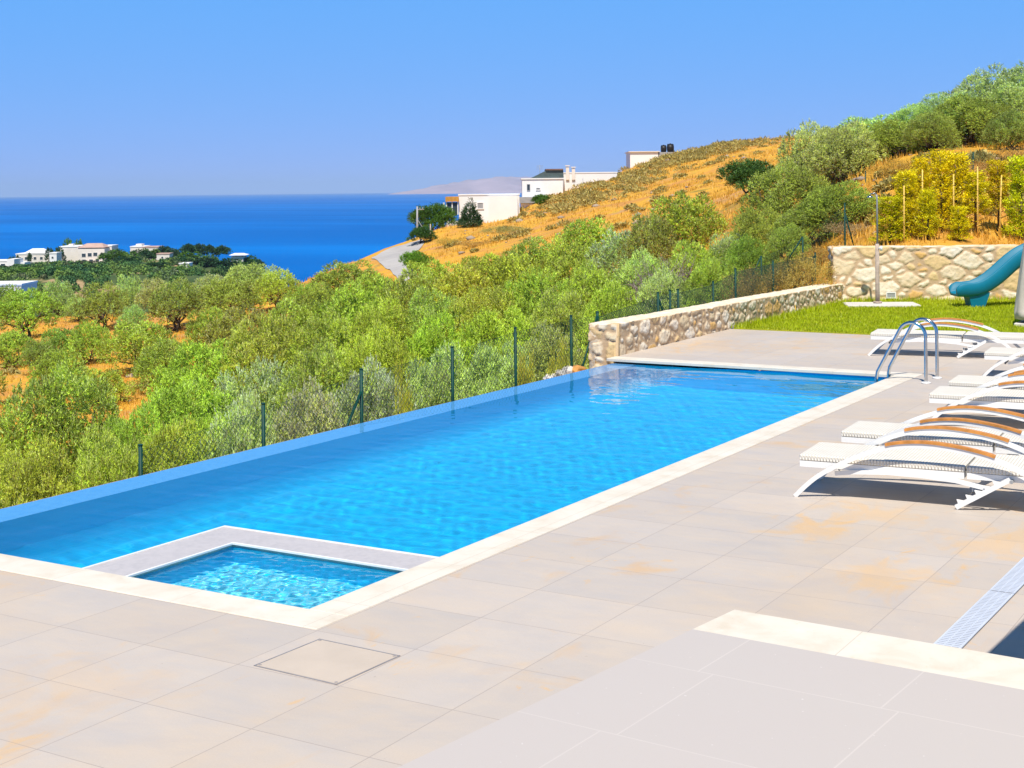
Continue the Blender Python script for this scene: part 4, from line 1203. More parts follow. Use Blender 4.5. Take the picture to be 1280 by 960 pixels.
# ------------------------------------------------------------------ pool ladder
ld = empty('pool_ladder', (X0 + .26, 17.82, 0)); tag(ld, 'stainless steel pool ladder with two curved handrails', 'pool ladder')
LO = Vector(ld.location)
for y in (17.55, 18.06):
    pts = []
    for t in np.linspace(0, 1, 9): pts.append((-4.765, y, -.02 + .57 * t))
    cxr, czr, rr_ = -4.93, .565, .165
    for t in np.linspace(.1, 1, 14):
        th = t * math.radians(152); pts.append((cxr + rr_ * math.cos(th), y, czr + rr_ * math.sin(th)))
    x, _, z = pts[-1]; sx, sz = -math.sin(math.radians(152)), math.cos(math.radians(152))
    L = (x - (-5.36)) / abs(sx)
    for t in np.linspace(.15, 1, 6): pts.append((x + sx * L * t, y, z + sz * L * t))
    x, _, z = pts[-1]
    pts += [(x - .015, y, z - .08), (x - .02, y, z - .25), (x - .02, y, z - .95)]
    b = MB(); b.tube([Vector(p) - LO for p in pts], .0215, 12); b.build('handrail', MAT['steel'], ld)
    b = MB(); b.tube([Vector((-4.765, y, .001)) - LO, Vector((-4.765, y, .016)) - LO], [.062, .05], 20); b.build('base_flange', MAT['white_metal'], ld)
xs = pts[-1][0]
for z in (-.3, -.55, -.8):
    b = MB(); b.box(Vector((xs, 17.805, z)) - LO, (.07, .51, .022), bev=.006); b.build('rung', MAT['steel'], ld)

# ------------------------------------------------------------------ slide
LAT = Vector((CY, SY, 0)); FWD = Vector((-SY, CY, 0))
so = ground(1191, 384, 0); so.z = 0
sl = empty('slide', so + LAT * .3, math.atan2(LAT.y, LAT.x)); tag(sl, 'teal plastic slide with a curved chute on the lawn', 'slide')
ctrl = [(-.28, .30), (-.2, .315), (.0, .315), (.22, .35), (.45, .47), (.68, .65), (.9, .85), (1.1, 1.0), (1.3, 1.09), (1.6, 1.12)]
cs = [ctrl[0]]
for (x0, z0), (x1, z1) in zip(ctrl[:-1], ctrl[1:]): cs += [(x0 * .75 + x1 * .25, z0 * .75 + z1 * .25), (x0 * .25 + x1 * .75, z0 * .25 + z1 * .75)]
cs.append(ctrl[-1])
sec = [(-.27, .20), (-.25, .22), (-.21, .21), (-.19, .08), (-.15, .03), (.15, .03), (.19, .08), (.21, .21), (.25, .22), (.27, .20), (.25, .0), (.2, -.05), (-.2, -.05), (-.25, .0)]
V = []; n = len(sec)
for i, (x, z) in enumerate(cs):
    x0, z0 = cs[max(i - 1, 0)]; x1, z1 = cs[min(i + 1, len(cs) - 1)]; L = math.hypot(x1 - x0, z1 - z0); nx, nz = -(z1 - z0) / L, (x1 - x0) / L
    k = .55 + .45 * min(1, i / 3.)
    for y, h in sec: V.append((x + nx * h * k, y, z - .05 + nz * h * k))
fs = []
for i in range(len(cs) - 1):
    for k in range(n): fs.append((i * n + k, (i + 1) * n + k, (i + 1) * n + (k + 1) % n, i * n + (k + 1) % n))
b = MB(); b.add(V, fs, True); b.add(V[:n], [tuple(range(n))]); b.add(V[-n:], [tuple(range(n - 1, -1, -1))]); b.build('chute', MAT['teal'], sl)
b = MB()
b.add([(x, y, z) for z, xa, xb, w in ((-.02, .02, .27, .17), (.3, -.05, .37, .21)) for x, y in ((xa, -w), (xb, -w), (xb, w), (xa, w))],
      [(3, 2, 1, 0), (4, 5, 6, 7), (0, 1, 5, 4), (1, 2, 6, 5), (2, 3, 7, 6), (3, 0, 4, 7)])
b.build('chute_foot', MAT['teal'], sl)
b = MB(); b.box((1.95, 0, 1.08), (.7, .62, .07), bev=.02)
for x in (1.65, 2.28):
    for y in (-.28, .28): b.box((x, y, .53), (.06, .06, 1.04), bev=.01)
b.build('platform', MAT['teal'], sl)
b = MB()
for y in (-.25, .25): b.tube([(2.95, y, 0), (2.3, y, 1.1), (2.25, y, 1.75), (1.75, y, 1.72), (1.7, y, 1.1)], .022, 8)
for k in range(4): b.box((2.95 - .65 * (k + 1) / 5, 0, 1.1 * (k + 1) / 5), (.1, .48, .03), bev=.008)
b.build('steps', MAT['teal'], sl)

# ------------------------------------------------------------------ closed parasol at the right picture edge
pp = ground(1296, 408, 0.0)
pa = empty('closed_parasol', pp); tag(pa, 'closed parasol in a pale taupe cover on the lawn edge', 'parasol')
V = []; fs = []; prof = [(.12, .30), (.13, .355), (.24, .36), (.26, .345), (.6, .30), (1.0, .245), (1.5, .17), (2.0, .1), (2.4, .06), (2.46, .01)]; nn = 40
for z, rr_ in prof:
    for k in range(nn):
        th = 2 * math.pi * k / nn; fold = 1 + .07 * math.cos(th * 8) * min(1, 2.4 - z if z < 2.4 else 0) * (0 if z < .25 else 1)
        V.append((rr_ * fold * math.cos(th), rr_ * fold * math.sin(th), z))
for i in range(len(prof) - 1):
    for k in range(nn): fs.append((i * nn + k, i * nn + (k + 1) % nn, (i + 1) * nn + (k + 1) % nn, (i + 1) * nn + k))
b = MB(); b.add(V, fs, True); b.add(V[:nn], [tuple(range(nn - 1, -1, -1))]); b.build('cover', MAT['cover'], pa)
b = MB(); b.tube([(0, 0, 0), (0, 0, 2.55)], .028, 10); b.build('pole', MAT['white_metal'], pa)
b = MB(); b.box((0, 0, .035), (.62, .62, .07), bev=.012); b.build('base', MAT['concrete'], pa)

# unseen parasol added to cast the shade on the deck beside the terrace
SUN_EL = math.radians(60); SUN_H = Vector((.41, -.912, 0)).normalized(); SUN = Vector((SUN_H.x * math.cos(SUN_EL), SUN_H.y * math.cos(SUN_EL), math.sin(SUN_EL)))
sh = ground(1214, 813, 0); top = 2.35; offs = SUN_H * (top / math.tan(SUN_EL)); pr_ang = math.atan2(-lv.x, -lv.y) * -1
half = 1.35
pc = sh + offs + rv * half + (-lv) * (half - .15)
op = empty('added_shade_parasol', (pc.x, pc.y, 0), tang); tag(op, 'unseen open square parasol added at the right to shade the deck', 'parasol')
b = MB(); b.add([(-half, -half, top), (half, -half, top), (half, half, top), (-half, half, top), (0, 0, top + .55), (-half, -half, top - .02), (half, -half, top - .02), (half, half, top - .02), (-half, half, top - .02), (0, 0, top + .53)],
                [(0, 1, 4), (1, 2, 4), (2, 3, 4), (3, 0, 4), (6, 5, 9), (7, 6, 9), (8, 7, 9), (5, 8, 9), (1, 0, 5, 6), (2, 1, 6, 7), (3, 2, 7, 8), (0, 3, 8, 5)]); b.build('canopy', MAT['canvas'], op)
b = MB(); b.tube([(0, 0, .02), (0, 0, top + .6)], .03, 10); b.build('pole', MAT['wood_arm'], op)
b = MB(); b.box((0, 0, .04), (.6, .6, .08), bev=.01); b.build('base', MAT['concrete'], op)

# ------------------------------------------------------------------ outdoor shower pole, its pad, wall light
ps = ground(1097, 379, .05)
pd_ = empty('shower_pole', (ps.x, ps.y, 0)); tag(pd_, 'slim outdoor shower pole on a pale pad before the high wall', 'shower')
b = MB(); b.tube([(0, 0, .04), (.0, 0, .4), (.006, 0, 1.24)], [.047, .043, .04], 10); b.tube([(0, 0, .052), (0, 0, .09)], .085, 12); b.build('post', MAT['old_wood'], pd_)
zt = zat(1097, 243, 29.6)
b = MB(); b.tube([(.01, 0, 1.2), (.01, 0, zt - .06), (-.0, 0, zt)], .019, 10); b.build('riser_pipe', MAT['grey_frame'], pd_)
b = MB(); b.tube([(0, 0, zt), (-.03, -.02, zt + .03), (-.1, -.03, zt + .02), (-.12, -.03, zt - .02)], .014, 8); b.tube([(-.12, -.03, zt - .02), (-.12, -.03, zt - .06)], [.03, .075], 16); b.build('shower_head', MAT['steel'], pd_)
b = MB(); b.tube([(.045, -.02, 1.15), (.12, -.05, 1.15)], .018, 10); b.tube([(.1, -.045, 1.1), (.1, -.045, 1.2)], .022, 10); b.build('tap', MAT['white_metal'], pd_)
b = MB(); c0, c1 = ground(1046, 379.5, .05), ground(1134, 381, .05)
Mx = Matrix.Translation(Vector((ps.x + .08, ps.y - .05, 0)) - Vector((0, 0, 0))) @ Matrix.Rotation(RW_ANG, 4, 'Z')
b.box((0, 0, .02), (1.42, .8, .06), Mx, bev=.012)
tag(b.build('shower_pad', MAT['concrete']), 'pale concrete pad under the shower pole', 'pad')
wl = RW_A + RW_U * ((ground(1117, 372, .1) - RW_A).dot(RW_U)); wlz = zat(1117, 371.5, 29.4)
wlr = empty('wall_light', (wl.x, wl.y, wlz), RW_ANG); tag(wlr, 'small rectangular light set low in the stone wall', 'light')
b = MB()
for x, z, sx, sz in ((0, .055, .2, .02), (0, -.055, .2, .02), (-.09, 0, .02, .09), (.09, 0, .02, .09)): b.box((x, -.06, z), (sx, .03, sz))
b.build('frame', MAT['white_metal'], wlr)
b = MB(); b.box((0, -.05, 0), (.16, .03, .09)); b.build('lens', MAT['grey_frame'], wlr)

# a few loose stones by the far end of the infinity edge
for k, (px, py, s_) in enumerate(((706, 463, .16), (722, 459, .13), (690, 468, .11))):
    rg = np.random.default_rng(60 + k); d = 21.4
    import bmesh
    bm = bmesh.new(); bmesh.ops.create_icosphere(bm, subdivisions=3, radius=1)
    for v in bm.verts:
        co = np.array(v.co); f_ = 1 + .25 * math.sin(co[0] * 3 + k) * math.cos(co[1] * 2.5 + k * 2) + .12 * math.sin(co[2] * 7 + co[0] * 5)
        v.co = v.co * f_ * s_; v.co.z *= .7
    me = bpy.data.meshes.new('loose_stone'); bm.to_mesh(me); bm.free(); me.materials.append(MAT['soil'] if k == 1 else MAT['concrete'])
    o = bpy.data.objects.new('loose_stone', me); COL.objects.link(o); o.location = wz(px, d, zat(px, py, d) - .06)
    tag(o, ['pale rounded stone beside the wall end, middle of three', 'earthy orange stone closest to the wall end', 'pale stone farthest from the wall end'][k], 'stone', 'loose stones by the wall end')

# ------------------------------------------------------------------ road
outer = [(500, 112), (495, 117), (490, 121), (484, 125), (473, 130), (464, 137), (463, 144), (475, 149), (495, 151.5), (510, 152.5), (518, 153.5), (526, 154.5)]
inner = [(520, 116), (516, 121), (512, 126), (510, 130), (512, 135), (516, 139), (520, 142), (524, 144), (525, 145), (526, 146), (528, 148), (530, 150)]
O_ = np.array(outer, float); I_ = np.array(inner, float); ts = np.linspace(0, len(O_) - 1, 70); kk = np.arange(len(O_))
rows = []
for w_ in np.linspace(0, 1, 9):
    a = np.stack([np.interp(ts, kk, O_[:, j]) * (1 - w_) + np.interp(ts, kk, I_[:, j]) * w_ for j in (0, 1)], 1)
    z = terrain_z(a[:, 0], a[:, 1]) + .06
    la = (a[:, 0] - 640) / F * a[:, 1]; rows.append(np.stack([la * CY - a[:, 1] * SY, la * SY + a[:, 1] * CY, z], 1))
V = np.concatenate(rows); idx = np.arange(len(V)).reshape(len(rows), -1)
tag(np_mesh('road', V, [np.stack([idx[:-1, :-1], idx[:-1, 1:], idx[1:, 1:], idx[1:, :-1]], -1).reshape(-1, 4)], MAT['road'], smooth=True), 'grey asphalt road bending round the hill', kind='structure')

# ------------------------------------------------------------------ buildings
def vol(px0, px1, yt, yb, d, depth, yaw=0.0, extra=1.5):
    """box volume whose front face spans the given picture columns; returns (matrix, w, depth, h)"""
    w = (px1 - px0) * d / F; h = (yb - yt) * d / F + extra
    zt_ = zat((px0 + px1) / 2, yt, d); c = wz((px0 + px1) / 2, d, zt_ - h)
    M = Matrix.Translation(c) @ Matrix.Rotation(YAW + yaw, 4, 'Z')      # local x = picture right, y = away
    return M, w / max(.3, math.cos(yaw)), depth, h


def wall_box(root, M, w, dp, h, mat, name='wall', roof=None, over=.0, rt=.18):
    b = MB(); b.box((0, dp / 2, h / 2), (w, dp, h), M); o = b.build(name, MAT[mat], root)
    if roof:
        b = MB(); b.box((0, dp / 2, h + rt / 2 + .003), (w + over * 2, dp + over * 2, rt), M); b.build('roof', MAT[roof], root)
    return o


def window(root, M, x, z, w, h, y=0.0, fm='white_paint', gm='dark_glass', ny=-1):
    b = MB(); t = min(.12, w * .12)
    for cx_, cz, sx, sz in ((x, z + h / 2 - t / 2, w, t), (x, z - h / 2 + t / 2, w, t), (x - w / 2 + t / 2, z, t, h - 2 * t), (x + w / 2 - t / 2, z, t, h - 2 * t)): b.box((cx_, y - .05, cz), (sx, .1, sz), M)
    f = b.build('window', MAT[fm], root)
    b = MB(); b.box((x, y - .03, z), (w - 2 * t, .05, h - 2 * t), M); b.build('pane', MAT[gm], f)
    return f


def house(name, label, cat='house', group=None):
    r = empty(name, (0, 0, 0)); return tag(r, label, cat, group)


# lower villa with the glazed porch
v1 = house('white_villa', 'white flat roofed villa with a glazed porch above the road')
M, w, dp, h = vol(574, 650, 244, 282, 166, 9, 0.0, 2.5); wall_box(v1, M, w, dp, h, 'white_paint', 'wall', 'white_paint', .06, .15)
sc = 166 / F
window(v1, M, (601 - 612) * sc, h - (257 - 244) * sc, 9 * sc, 9 * sc, 0, 'white_paint', 'grey_frame')
b = MB(); b.box(((611 - 612) * sc + 18.5 * sc, -.35, h / 2 - .05), (36.5 * sc, .7, h - .1), M); b.build('projecting_wall', MAT['white_paint'], v1)
M, w, dp, h = vol(558, 573.5, 252, 282, 165.5, 6, 0.0, 2.5)
b = MB(); b.box((0, dp / 2 + .2, (h - 3.1) / 2 + .6), (w - .1, dp - .4, h - 2.6), M); b.build('porch_base', MAT['white_paint'], v1)
b = MB(); b.box((0, dp / 2, h + .28), (w + .1, dp + .4, .56), M); b.build('porch_fascia', MAT['orange_wood'], v1)
for x in (-w / 2 + .06, 0, w / 2 - .06):
    b = MB(); b.box((x, .06, h - .75), (.12, .12, 1.5), M); b.build('porch_post', MAT['white_metal'], v1)
b = MB(); b.box((0, .12, h - .78), (w - .15, .04, 1.42), M); b.build('pane', MAT['dark_glass'], v1)
b = MB(); b.box((-w / 2 - .25, .2, h / 2 - .2), (.16, .16, h + .2), M); b.build('corner_post', MAT['white_metal'], v1)
# upper villa
v2 = house('white_villa', 'long white villa with a dark pitched roof and two chimneys')
M, w, dp, h = vol(653, 705, 224, 250, 186, 10, 0.0, 2.); wall_box(v2, M, w, dp, h, 'white_paint', 'wall', 'white_paint', .12, .14); sc = 186 / F
window(v2, M, (661 - 679) * sc, h - 10 * sc, 4 * sc, 8 * sc, 0, 'grey_frame'); window(v2, M, (673 - 679) * sc, h - 12 * sc, 6 * sc, 4 * sc, 0, 'white_paint', 'grey_frame')
b = MB(); x0, x1 = (664 - 679) * sc, (705 - 679) * sc; xm = (684 - 679) * sc
b.add([M @ Vector(p) for p in ((x0, .6, h + .16), (xm, .6, h + 1.15), (x1, .6, h + 1.15), (x1, .6, h + .16), (x0, 8, h + .16), (xm, 8, h + 1.15), (x1, 8, h + 1.15), (x1, 8, h + .16))],
      [(0, 1, 2, 3), (7, 6, 5, 4), (0, 4, 5, 1), (1, 5, 6, 2), (2, 6, 7, 3), (3, 7, 4, 0)]); b.build('pitched_roof', MAT['dark_roof'], v2)
b = MB(); b.add([M @ Vector(p) for p in ((xm - .1, .4, h + 1.153), (x1, .4, h + 1.153), (x1, 8.2, h + 1.153), (xm - .1, 8.2, h + 1.153), (xm - .1, .4, h + 1.33), (x1, .4, h + 1.33), (x1, 8.2, h + 1.33), (xm - .1, 8.2, h + 1.33))],
      [(0, 3, 2, 1), (4, 5, 6, 7), (0, 1, 5, 4), (1, 2, 6, 5), (2, 3, 7, 6), (3, 0, 4, 7)]); b.build('roof_ridge', MAT['brown_roof'], v2)
for px_, hh in ((710.5, 1.1), (718, .9)):
    b = MB(); x = (px_ - 679) * sc; b.box((x, 1.5, h + hh / 2 + .2), (.42, .42, hh + .6), M); b.box((x, 1.5, h + hh + .62), (.62, .62, .12), M)
    b.build('chimney', MAT['cream_paint'], v2)
M2, w2, dp2, h2 = vol(704, 772, 216.5, 252, 187.5, 9, .0, 2.); wall_box(v2, M2, w2, dp2, h2, 'white_paint', 'wing_wall', 'white_paint', .05, .14)
M3, w3, dp3, h3 = vol(651, 684, 246, 262, 183, 4, 0, 2.5); wall_box(v2, M3, w3, dp3, h3 - .8, 'white_paint', 'terrace_base'); b = MB(); b.box((0, dp3 / 2 - .2, h3 - .4), (w3 + .2, dp3 + .6, .75), M3); b.build('terrace_slab', MAT['grey_frame'], v2)
b = MB()
for px_, hh in ((704.5, 1.9), (729, 2.2), (748, 2.0)): b.tube([M @ Vector(((px_ - 679) * sc, -.12, h - hh)), M @ Vector(((px_ - 679) * sc, -.12, h + .05))], .05, 6)
b.build('downpipe', MAT['grey_frame'], v2)
b = MB(); q = M @ Vector(((676 - 679) * sc, 3, h)); b.tube([q, q + Vector((0, 0, 1.9))], .03, 5)
for k in range(4): b.tube([q + Vector((-.45 * CY, -.45 * SY, 1.35 + k * .15)), q + Vector((.45 * CY, .45 * SY, 1.35 + k * .15))], .018, 4)
b.build('aerial', MAT['grey_frame'], v2)
# top house, tanks
v3 = house('white_house', 'small white flat roofed house on the hill crest')
M, w, dp, h = vol(788, 823, 190, 210, 228, 8, 0, 2.); wall_box(v3, M, w, dp, h, 'white_paint', 'wall', 'cream_paint', .25, .12)
M, w, dp, h = vol(823.5, 846, 190, 200, 228, 5, 0, 1.5); o = wall_box(v3, M, w, dp, h, 'grey_frame', 'side_wall')
for k, (px_, r_) in enumerate(((829.5, .55), (838, .66))):
    b = MB(); c = wz(px_, 229, zat(px_, 190, 229) + r_ * .96)
    ax = Vector((CY, SY, 0)); b.tube([c - ax * r_ * .8, c - ax * r_ * .7, c + ax * r_ * .7, c + ax * r_ * .8], [r_ * .6, r_, r_, r_ * .6], 18); b.tube([c + Vector((0, 0, r_ * .9)), c + Vector((0, 0, r_ * 1.12))], .14, 10)
    tag(b.build('water_tank', MAT['black_plastic']), ['smaller black water tank, left of the two beside the top house', 'larger black water tank, right of the two beside the top house'][k], 'water tank', 'black water tanks')

# seaside houses on the headland
def sea_house(label, parts, wins=(), roofs=()):
    r = house('seaside_house', label, 'house', 'houses on the headland')
    for (px0, px1, yt, yb, d, dp, mat, roof) in parts:
        M, w, dpp, h = vol(px0, px1, yt, yb, d, dp, 0, 4.); wall_box(r, M, w, dpp, h, mat, 'wall', roof, .2, .5); sc = d / F
        for (wx, wy, ww, wh) in wins:
            if px0 < wx < px1 and yt < wy < yb: window(r, M, (wx - (px0 + px1) / 2) * sc, h - (wy - yt) * sc, ww * sc, wh * sc, 0, 'white_paint')
    for (px0, px1, y0, y1, d, dp, mat) in roofs:
        M, w, dpp, h = vol(px0, px1, y1, y1 + 1, d, dp, 0, 0); hh = (y1 - y0) * d / F
        b = MB(); a = w * .22
        b.add([M @ Vector(p) for p in ((-w / 2, -.3, h + .55), (w / 2, -.3, h + .55), (w / 2, dpp, h + .55), (-w / 2, dpp, h + .55), (-w / 2 + a, dpp * .5, h + .55 + hh), (w / 2 - a, dpp * .5, h + .55 + hh))],
              [(3, 2, 1, 0), (0, 1, 5, 4), (1, 2, 5), (2, 3, 4, 5), (3, 0, 4)]); b.build('hip_roof', MAT[mat], r)
    return r


sea_house('white two storey block at the left picture edge', [(-26, 9, 327, 345, 655, 12, 'white_paint', 'white_paint'), (9, 18, 324, 345, 652, 12, 'white_paint', None), (18, 31, 328, 338, 660, 8, 'white_paint', None)], [(-8, 332, 6, 5), (4, 332, 6, 5), (-8, 339, 6, 5), (4, 339, 6, 5)])
sea_house('cream villa with a wide low white roof', [(20, 62, 318, 335, 720, 14, 'cream_paint', 'white_paint')], [(25, 323, 4, 4), (33, 323, 4, 4), (44, 323, 4, 4), (52, 323, 4, 4), (29, 330, 4, 5), (40, 330, 4, 5)], [(30, 56, 312.5, 317.5, 720, 12, 'white_paint')])
sea_house('largest cream villa with three dark windows and a pinkish roof', [(75, 98, 309, 331, 735, 18, 'cream_paint', 'white_paint'), (98, 131, 311, 334, 728, 16, 'cream_paint', None), (128, 140, 308, 330, 738, 12, 'cream_paint', 'white_paint'), (86, 91, 305, 312, 742, 4, 'cream_paint', None), (104, 140, 330, 340, 722, 8, 'cream_paint', 'pink_roof')],
          [(105, 319, 5.5, 5), (112.5, 318.5, 5.5, 5), (119.5, 318, 5.5, 5), (105, 326, 5, 4), (114, 326, 5, 4), (122, 326, 5, 4)], [(96, 130, 306, 311, 728, 15, 'pink_roof')])
sea_house('pale low villa behind the headland trees', [(163, 181, 309, 320, 745, 12, 'cream_paint', 'white_paint'), (178, 198, 309.5, 319, 742, 12, 'cream_paint', 'pink_roof'), (170, 177, 305, 312, 748, 6, 'cream_paint', None)], [(185, 314, 4, 3)])
sea_house('small white house nearest the cape tip', [(289, 304, 320.5, 328, 735, 10, 'cream_paint', None)], [(296, 324.5, 6, 3)], [(286, 307, 318.2, 320.5, 734, 11, 'white_paint')])
sea_house('cream house with a pink roof below the largest villa', [(108, 124, 338, 346, 640, 9, 'cream_paint', 'pink_roof')], [(113, 341.5, 3, 3)])
sea_house('tall narrow white house between the cream villa and the largest one', [(62, 71, 317, 333, 705, 8, 'white_paint', 'white_paint')], [(66, 322, 3, 3), (66, 328, 3, 3)])
sea_house('pale house half hidden in the wood left of the pines', [(196, 212, 318, 326, 715, 8, 'cream_paint', 'pink_roof')], [(203, 322, 3, 3)])
sea_house('small white house above the low wall building', [(224, 236, 330, 337, 670, 8, 'white_paint', 'white_paint')], [(229, 333.5, 3, 3)])
sea_house('low white flat roofed building among the trees', [(80, 105, 343, 350, 600, 10, 'white_paint', 'white_paint')], [])
sea_house('low white wall building right of the low flat one', [(203, 220, 339, 344, 620, 6, 'white_paint', None)], [])
sea_house('cream walled building partly hidden at the lower left', [(-30, 27, 357, 372, 420, 14, 'sand_paint', 'white_paint')], [])

# utility pole and a bare wooden pole
def up(px, y0, y1, d, r, mat, name, label, arm):
    b = MB(); p = wz(px, d, zat(px, y1, d)); q = wz(px, d, zat(px, y0, d)); b.tube([p - Vector((0, 0, 1)), q], [r, r * .75], 8)
    o = b.build(name, MAT[mat]); tag(o, label, 'pole')
    if arm:
        b = MB(); ax = Vector((CY, SY, 0)); c = q - Vector((0, 0, .35)); b.tube([c - ax * .1, c + ax * .75], .05, 6); b.tube([c + ax * .1 - Vector((0, 0, 1.2)), c + ax * 1.1 - Vector((0, 0, 2.9))], .03, 5)
        for t in (.3, .6): b.tube([c + ax * t, c + ax * t + Vector((0, 0, .22))], .06, 6)
        b.build('cross_arm', MAT[mat], o)
    return o


up(521.5, 258, 296, 158, .13, 'grey_frame', 'utility_pole', 'grey utility pole standing against the sea by the dark bush', True)
up(538, 280, 302, 150, .08, 'old_wood', 'wooden_pole', 'short bare wooden pole in front of the dark bush', False)

# ------------------------------------------------------------------ headland trees
HTR = [proto_tree('headland_tree', 400 + k, 10, 9., 8., .4, 700, 6, .6, .22, .9, MAT['leaf_far'], .3, 1, .4, 1., .1) for k in range(3)]
HPI = [proto_tree('headland_pine', 420, 8, 7., 9., 3.0, 600, 6, .55, .2, .9, MAT['leaf_far'], .3, 1, .4, 1., .1)]


def head_z(px, d): return float(HZ(np.array([float(px)]), np.array([float(d)]))[0])


hts = [(15, 322, 14, 745, 'd'), (22, 322, 5, 700, 'p'), (37, 319, 5, 700, 'p'), (68, 311, 14, 715, 'd'), (92, 302, 16, 755, 'l'), (30, 335, 34, 640, 'd'), (55, 332, 22, 650, 'l'), (72, 328, 18, 660, 'l'), (92, 327, 26, 645, 'd'), (112, 336, 16, 640, 'r'),
       (148, 314, 30, 700, 'l'), (160, 322, 24, 660, 'd'), (178, 314, 22, 720, 'd'), (188, 312, 16, 730, 'l'), (205, 310, 16, 735, 'd'), (218, 311, 14, 730, 'd'), (236, 308, 16, 738, 'd'), (250, 308, 15, 742, 'd'), (262, 309, 12, 742, 'd'), (277, 310, 18, 742, 'd'), (238, 316, 20, 700, 'y'),
       (225, 322, 26, 690, 'd'), (250, 323, 26, 690, 'd'), (275, 324, 24, 690, 'd'), (195, 328, 24, 650, 'd'), (310, 322, 20, 740, 'l'), (320, 326, 16, 735, 'd'), (135, 330, 20, 650, 'd'), (215, 334, 24, 630, 'l'), (240, 336, 24, 630, 'o'), (60, 342, 24, 580, 'o'), (10, 344, 28, 600, 'd'), (30, 348, 28, 575, 'l'),
       (95, 350, 24, 560, 'd'), (120, 346, 24, 580, 'd'), (150, 344, 26, 590, 'd'), (175, 342, 24, 600, 'd'), (270, 336, 22, 620, 'o'), (290, 334, 20, 640, 'd'), (128, 318, 6, 700, 'p'), (113, 342, 12, 560, 'd'), (75, 346, 18, 560, 'l')]
cols = {'d': ((.75, .95, 1.05), 'dark green'), 'l': ((1.7, 1.75, .7), 'light green'), 'y': ((2.3, 2.1, .5), 'yellow green'), 'o': ((1.5, 1.35, 1.1), 'olive green'), 'r': ((1.9, 1.0, 1.4), 'reddish'), 'p': ((.6, .8, .8), 'slender dark')}
srt = sorted(hts, key=lambda t: t[0])
def where_h(t):
    lst = [q for q in srt if (q[3] > 670) == (t[3] > 670)]; i = lst.index(t)
    return i, ('on the skyline of the headland' if t[3] > 670 else 'on the near side of the headland')
ORD2 = ORD + ['seventeenth', 'eighteenth', 'nineteenth', 'twentieth', 'twenty first', 'twenty second', 'twenty third', 'twenty fourth', 'twenty fifth']
for t in hts:
    px, yt, wpx, d, c = t; col, word = cols[c]; i, wh = where_h(t); zb = head_z(px, d) - .5; hgt = max(3., zat(px, yt, d) - zb)
    pr_ = HPI if (c == 'p' or 230 < px < 285 and d > 735) else HTR
    put_tree('headland_tree', pr_, px, wz(px, d, zb), wpx * d / F * 1.4 / 9., hgt / 8.3, px * 1.7, col, '%s tree, %s from the left %s' % (word, ORD2[i], wh), 'tree', 'trees between the headland houses', parts=False)
# the wood between them: one mass
Vs = []; Fs = []; nb = 0
rg = np.random.default_rng(91)
for k in range(430):
    px = rg.uniform(-60, 335); d = rg.uniform(455, 650 if px < 150 else 695) if px < 250 else rg.uniform(560, 735); z = head_z(px, d); p = np.array(wz(px, d, z)); s = rg.uniform(.38, .75)
    n = 220; u = unit(rg.normal(size=(n, 3))); u[:, 2] = np.abs(u[:, 2]); q = p + u * np.array([3.4, 3.4, 4.2]) * s * (.6 + .5 * rg.random((n, 1)))
    Vq, fq = leaf_quads(q, unit(u + rg.normal(size=(n, 3)) * .6), 0.7 * (.6 + .8 * rg.random(n)), .28 * (.6 + .8 * rg.random(n)), rg, u); Vs.append(Vq); Fs.append(fq + nb); nb += len(Vq)
o = np_mesh('headland_wood', np.concatenate(Vs), [np.concatenate(Fs)], MAT['wood_leaf']); o.color = (1, 1, 1, 1); tag(o, 'mixed dark green wood covering the headland', 'wood', kind='stuff')

# ------------------------------------------------------------------ dry grass and scrub on the hill
n = 52000; rg = RNG
px = rg.uniform(-40, 1320, n); d = 27 * (240 / 27.) ** rg.random(n)
X = (px - 640) / F * d * CY - d * SY; Y = (px - 640) / F * d * SY + d * CY
keep = (platform_depth(X, Y) < -.1) & ~((px > 440) & (px < 530) & (d > 118) & (d < 165)) & (vnoise(X / 5, Y / 5, 31) > -.12)
px, d, X, Y = px[keep], d[keep], X[keep], Y[keep]; Z = terrain_z(px, d)
k5 = 5; base = np.stack([X, Y, Z - .03], 1); base = np.repeat(base, k5, 0) + rg.normal(size=(len(X) * k5, 3)) * np.array([.14, .14, 0])
dd_ = np.repeat(d, k5)
o = blades(len(base), base, .13 + .0009 * dd_, .008 + .0002 * dd_, MAT['dry'], 'dry_grass', .7, 'dry yellow grass covering the hillside')
# scrub mass below the villas
Vs = []; Fs = []; nb = 0; rg = np.random.default_rng(17)
def scrub_at(px, d, s):
    global nb
    p = np.array(wz(px, d, tz(px, d))); n = 150
    u = unit(rg.normal(size=(n, 3))); u[:, 2] = np.abs(u[:, 2]); q = p + u * np.array([1.15, 1.15, .55]) * s * (.55 + .5 * rg.random((n, 1)))
    Vq, fq = leaf_quads(q, unit(u + rg.normal(size=(n, 3)) * .6), .34 * s ** .5 * (.6 + .8 * rg.random(n)), .07 * (.6 + .8 * rg.random(n)), rg, u); Vs.append(Vq); Fs.append(fq + nb); nb += len(Vq)
for k in range(240):
    t = rg.random(); pxc = 690 + 260 * t; dc = 150 + 65 * t ** .8
    scrub_at(pxc + rg.normal() * 30, dc + rg.normal() * 13, rg.uniform(.5, 1.2))
for k in range(110): scrub_at(rg.uniform(560, 1010), rg.uniform(95, 215), rg.uniform(.25, .7))
for k in range(60): scrub_at(rg.uniform(-20, 440), rg.uniform(62, 118), rg.uniform(.25, .6))
for k in range(45): scrub_at(rg.uniform(1080, 1300), rg.uniform(35, 44), rg.uniform(.12, .3))
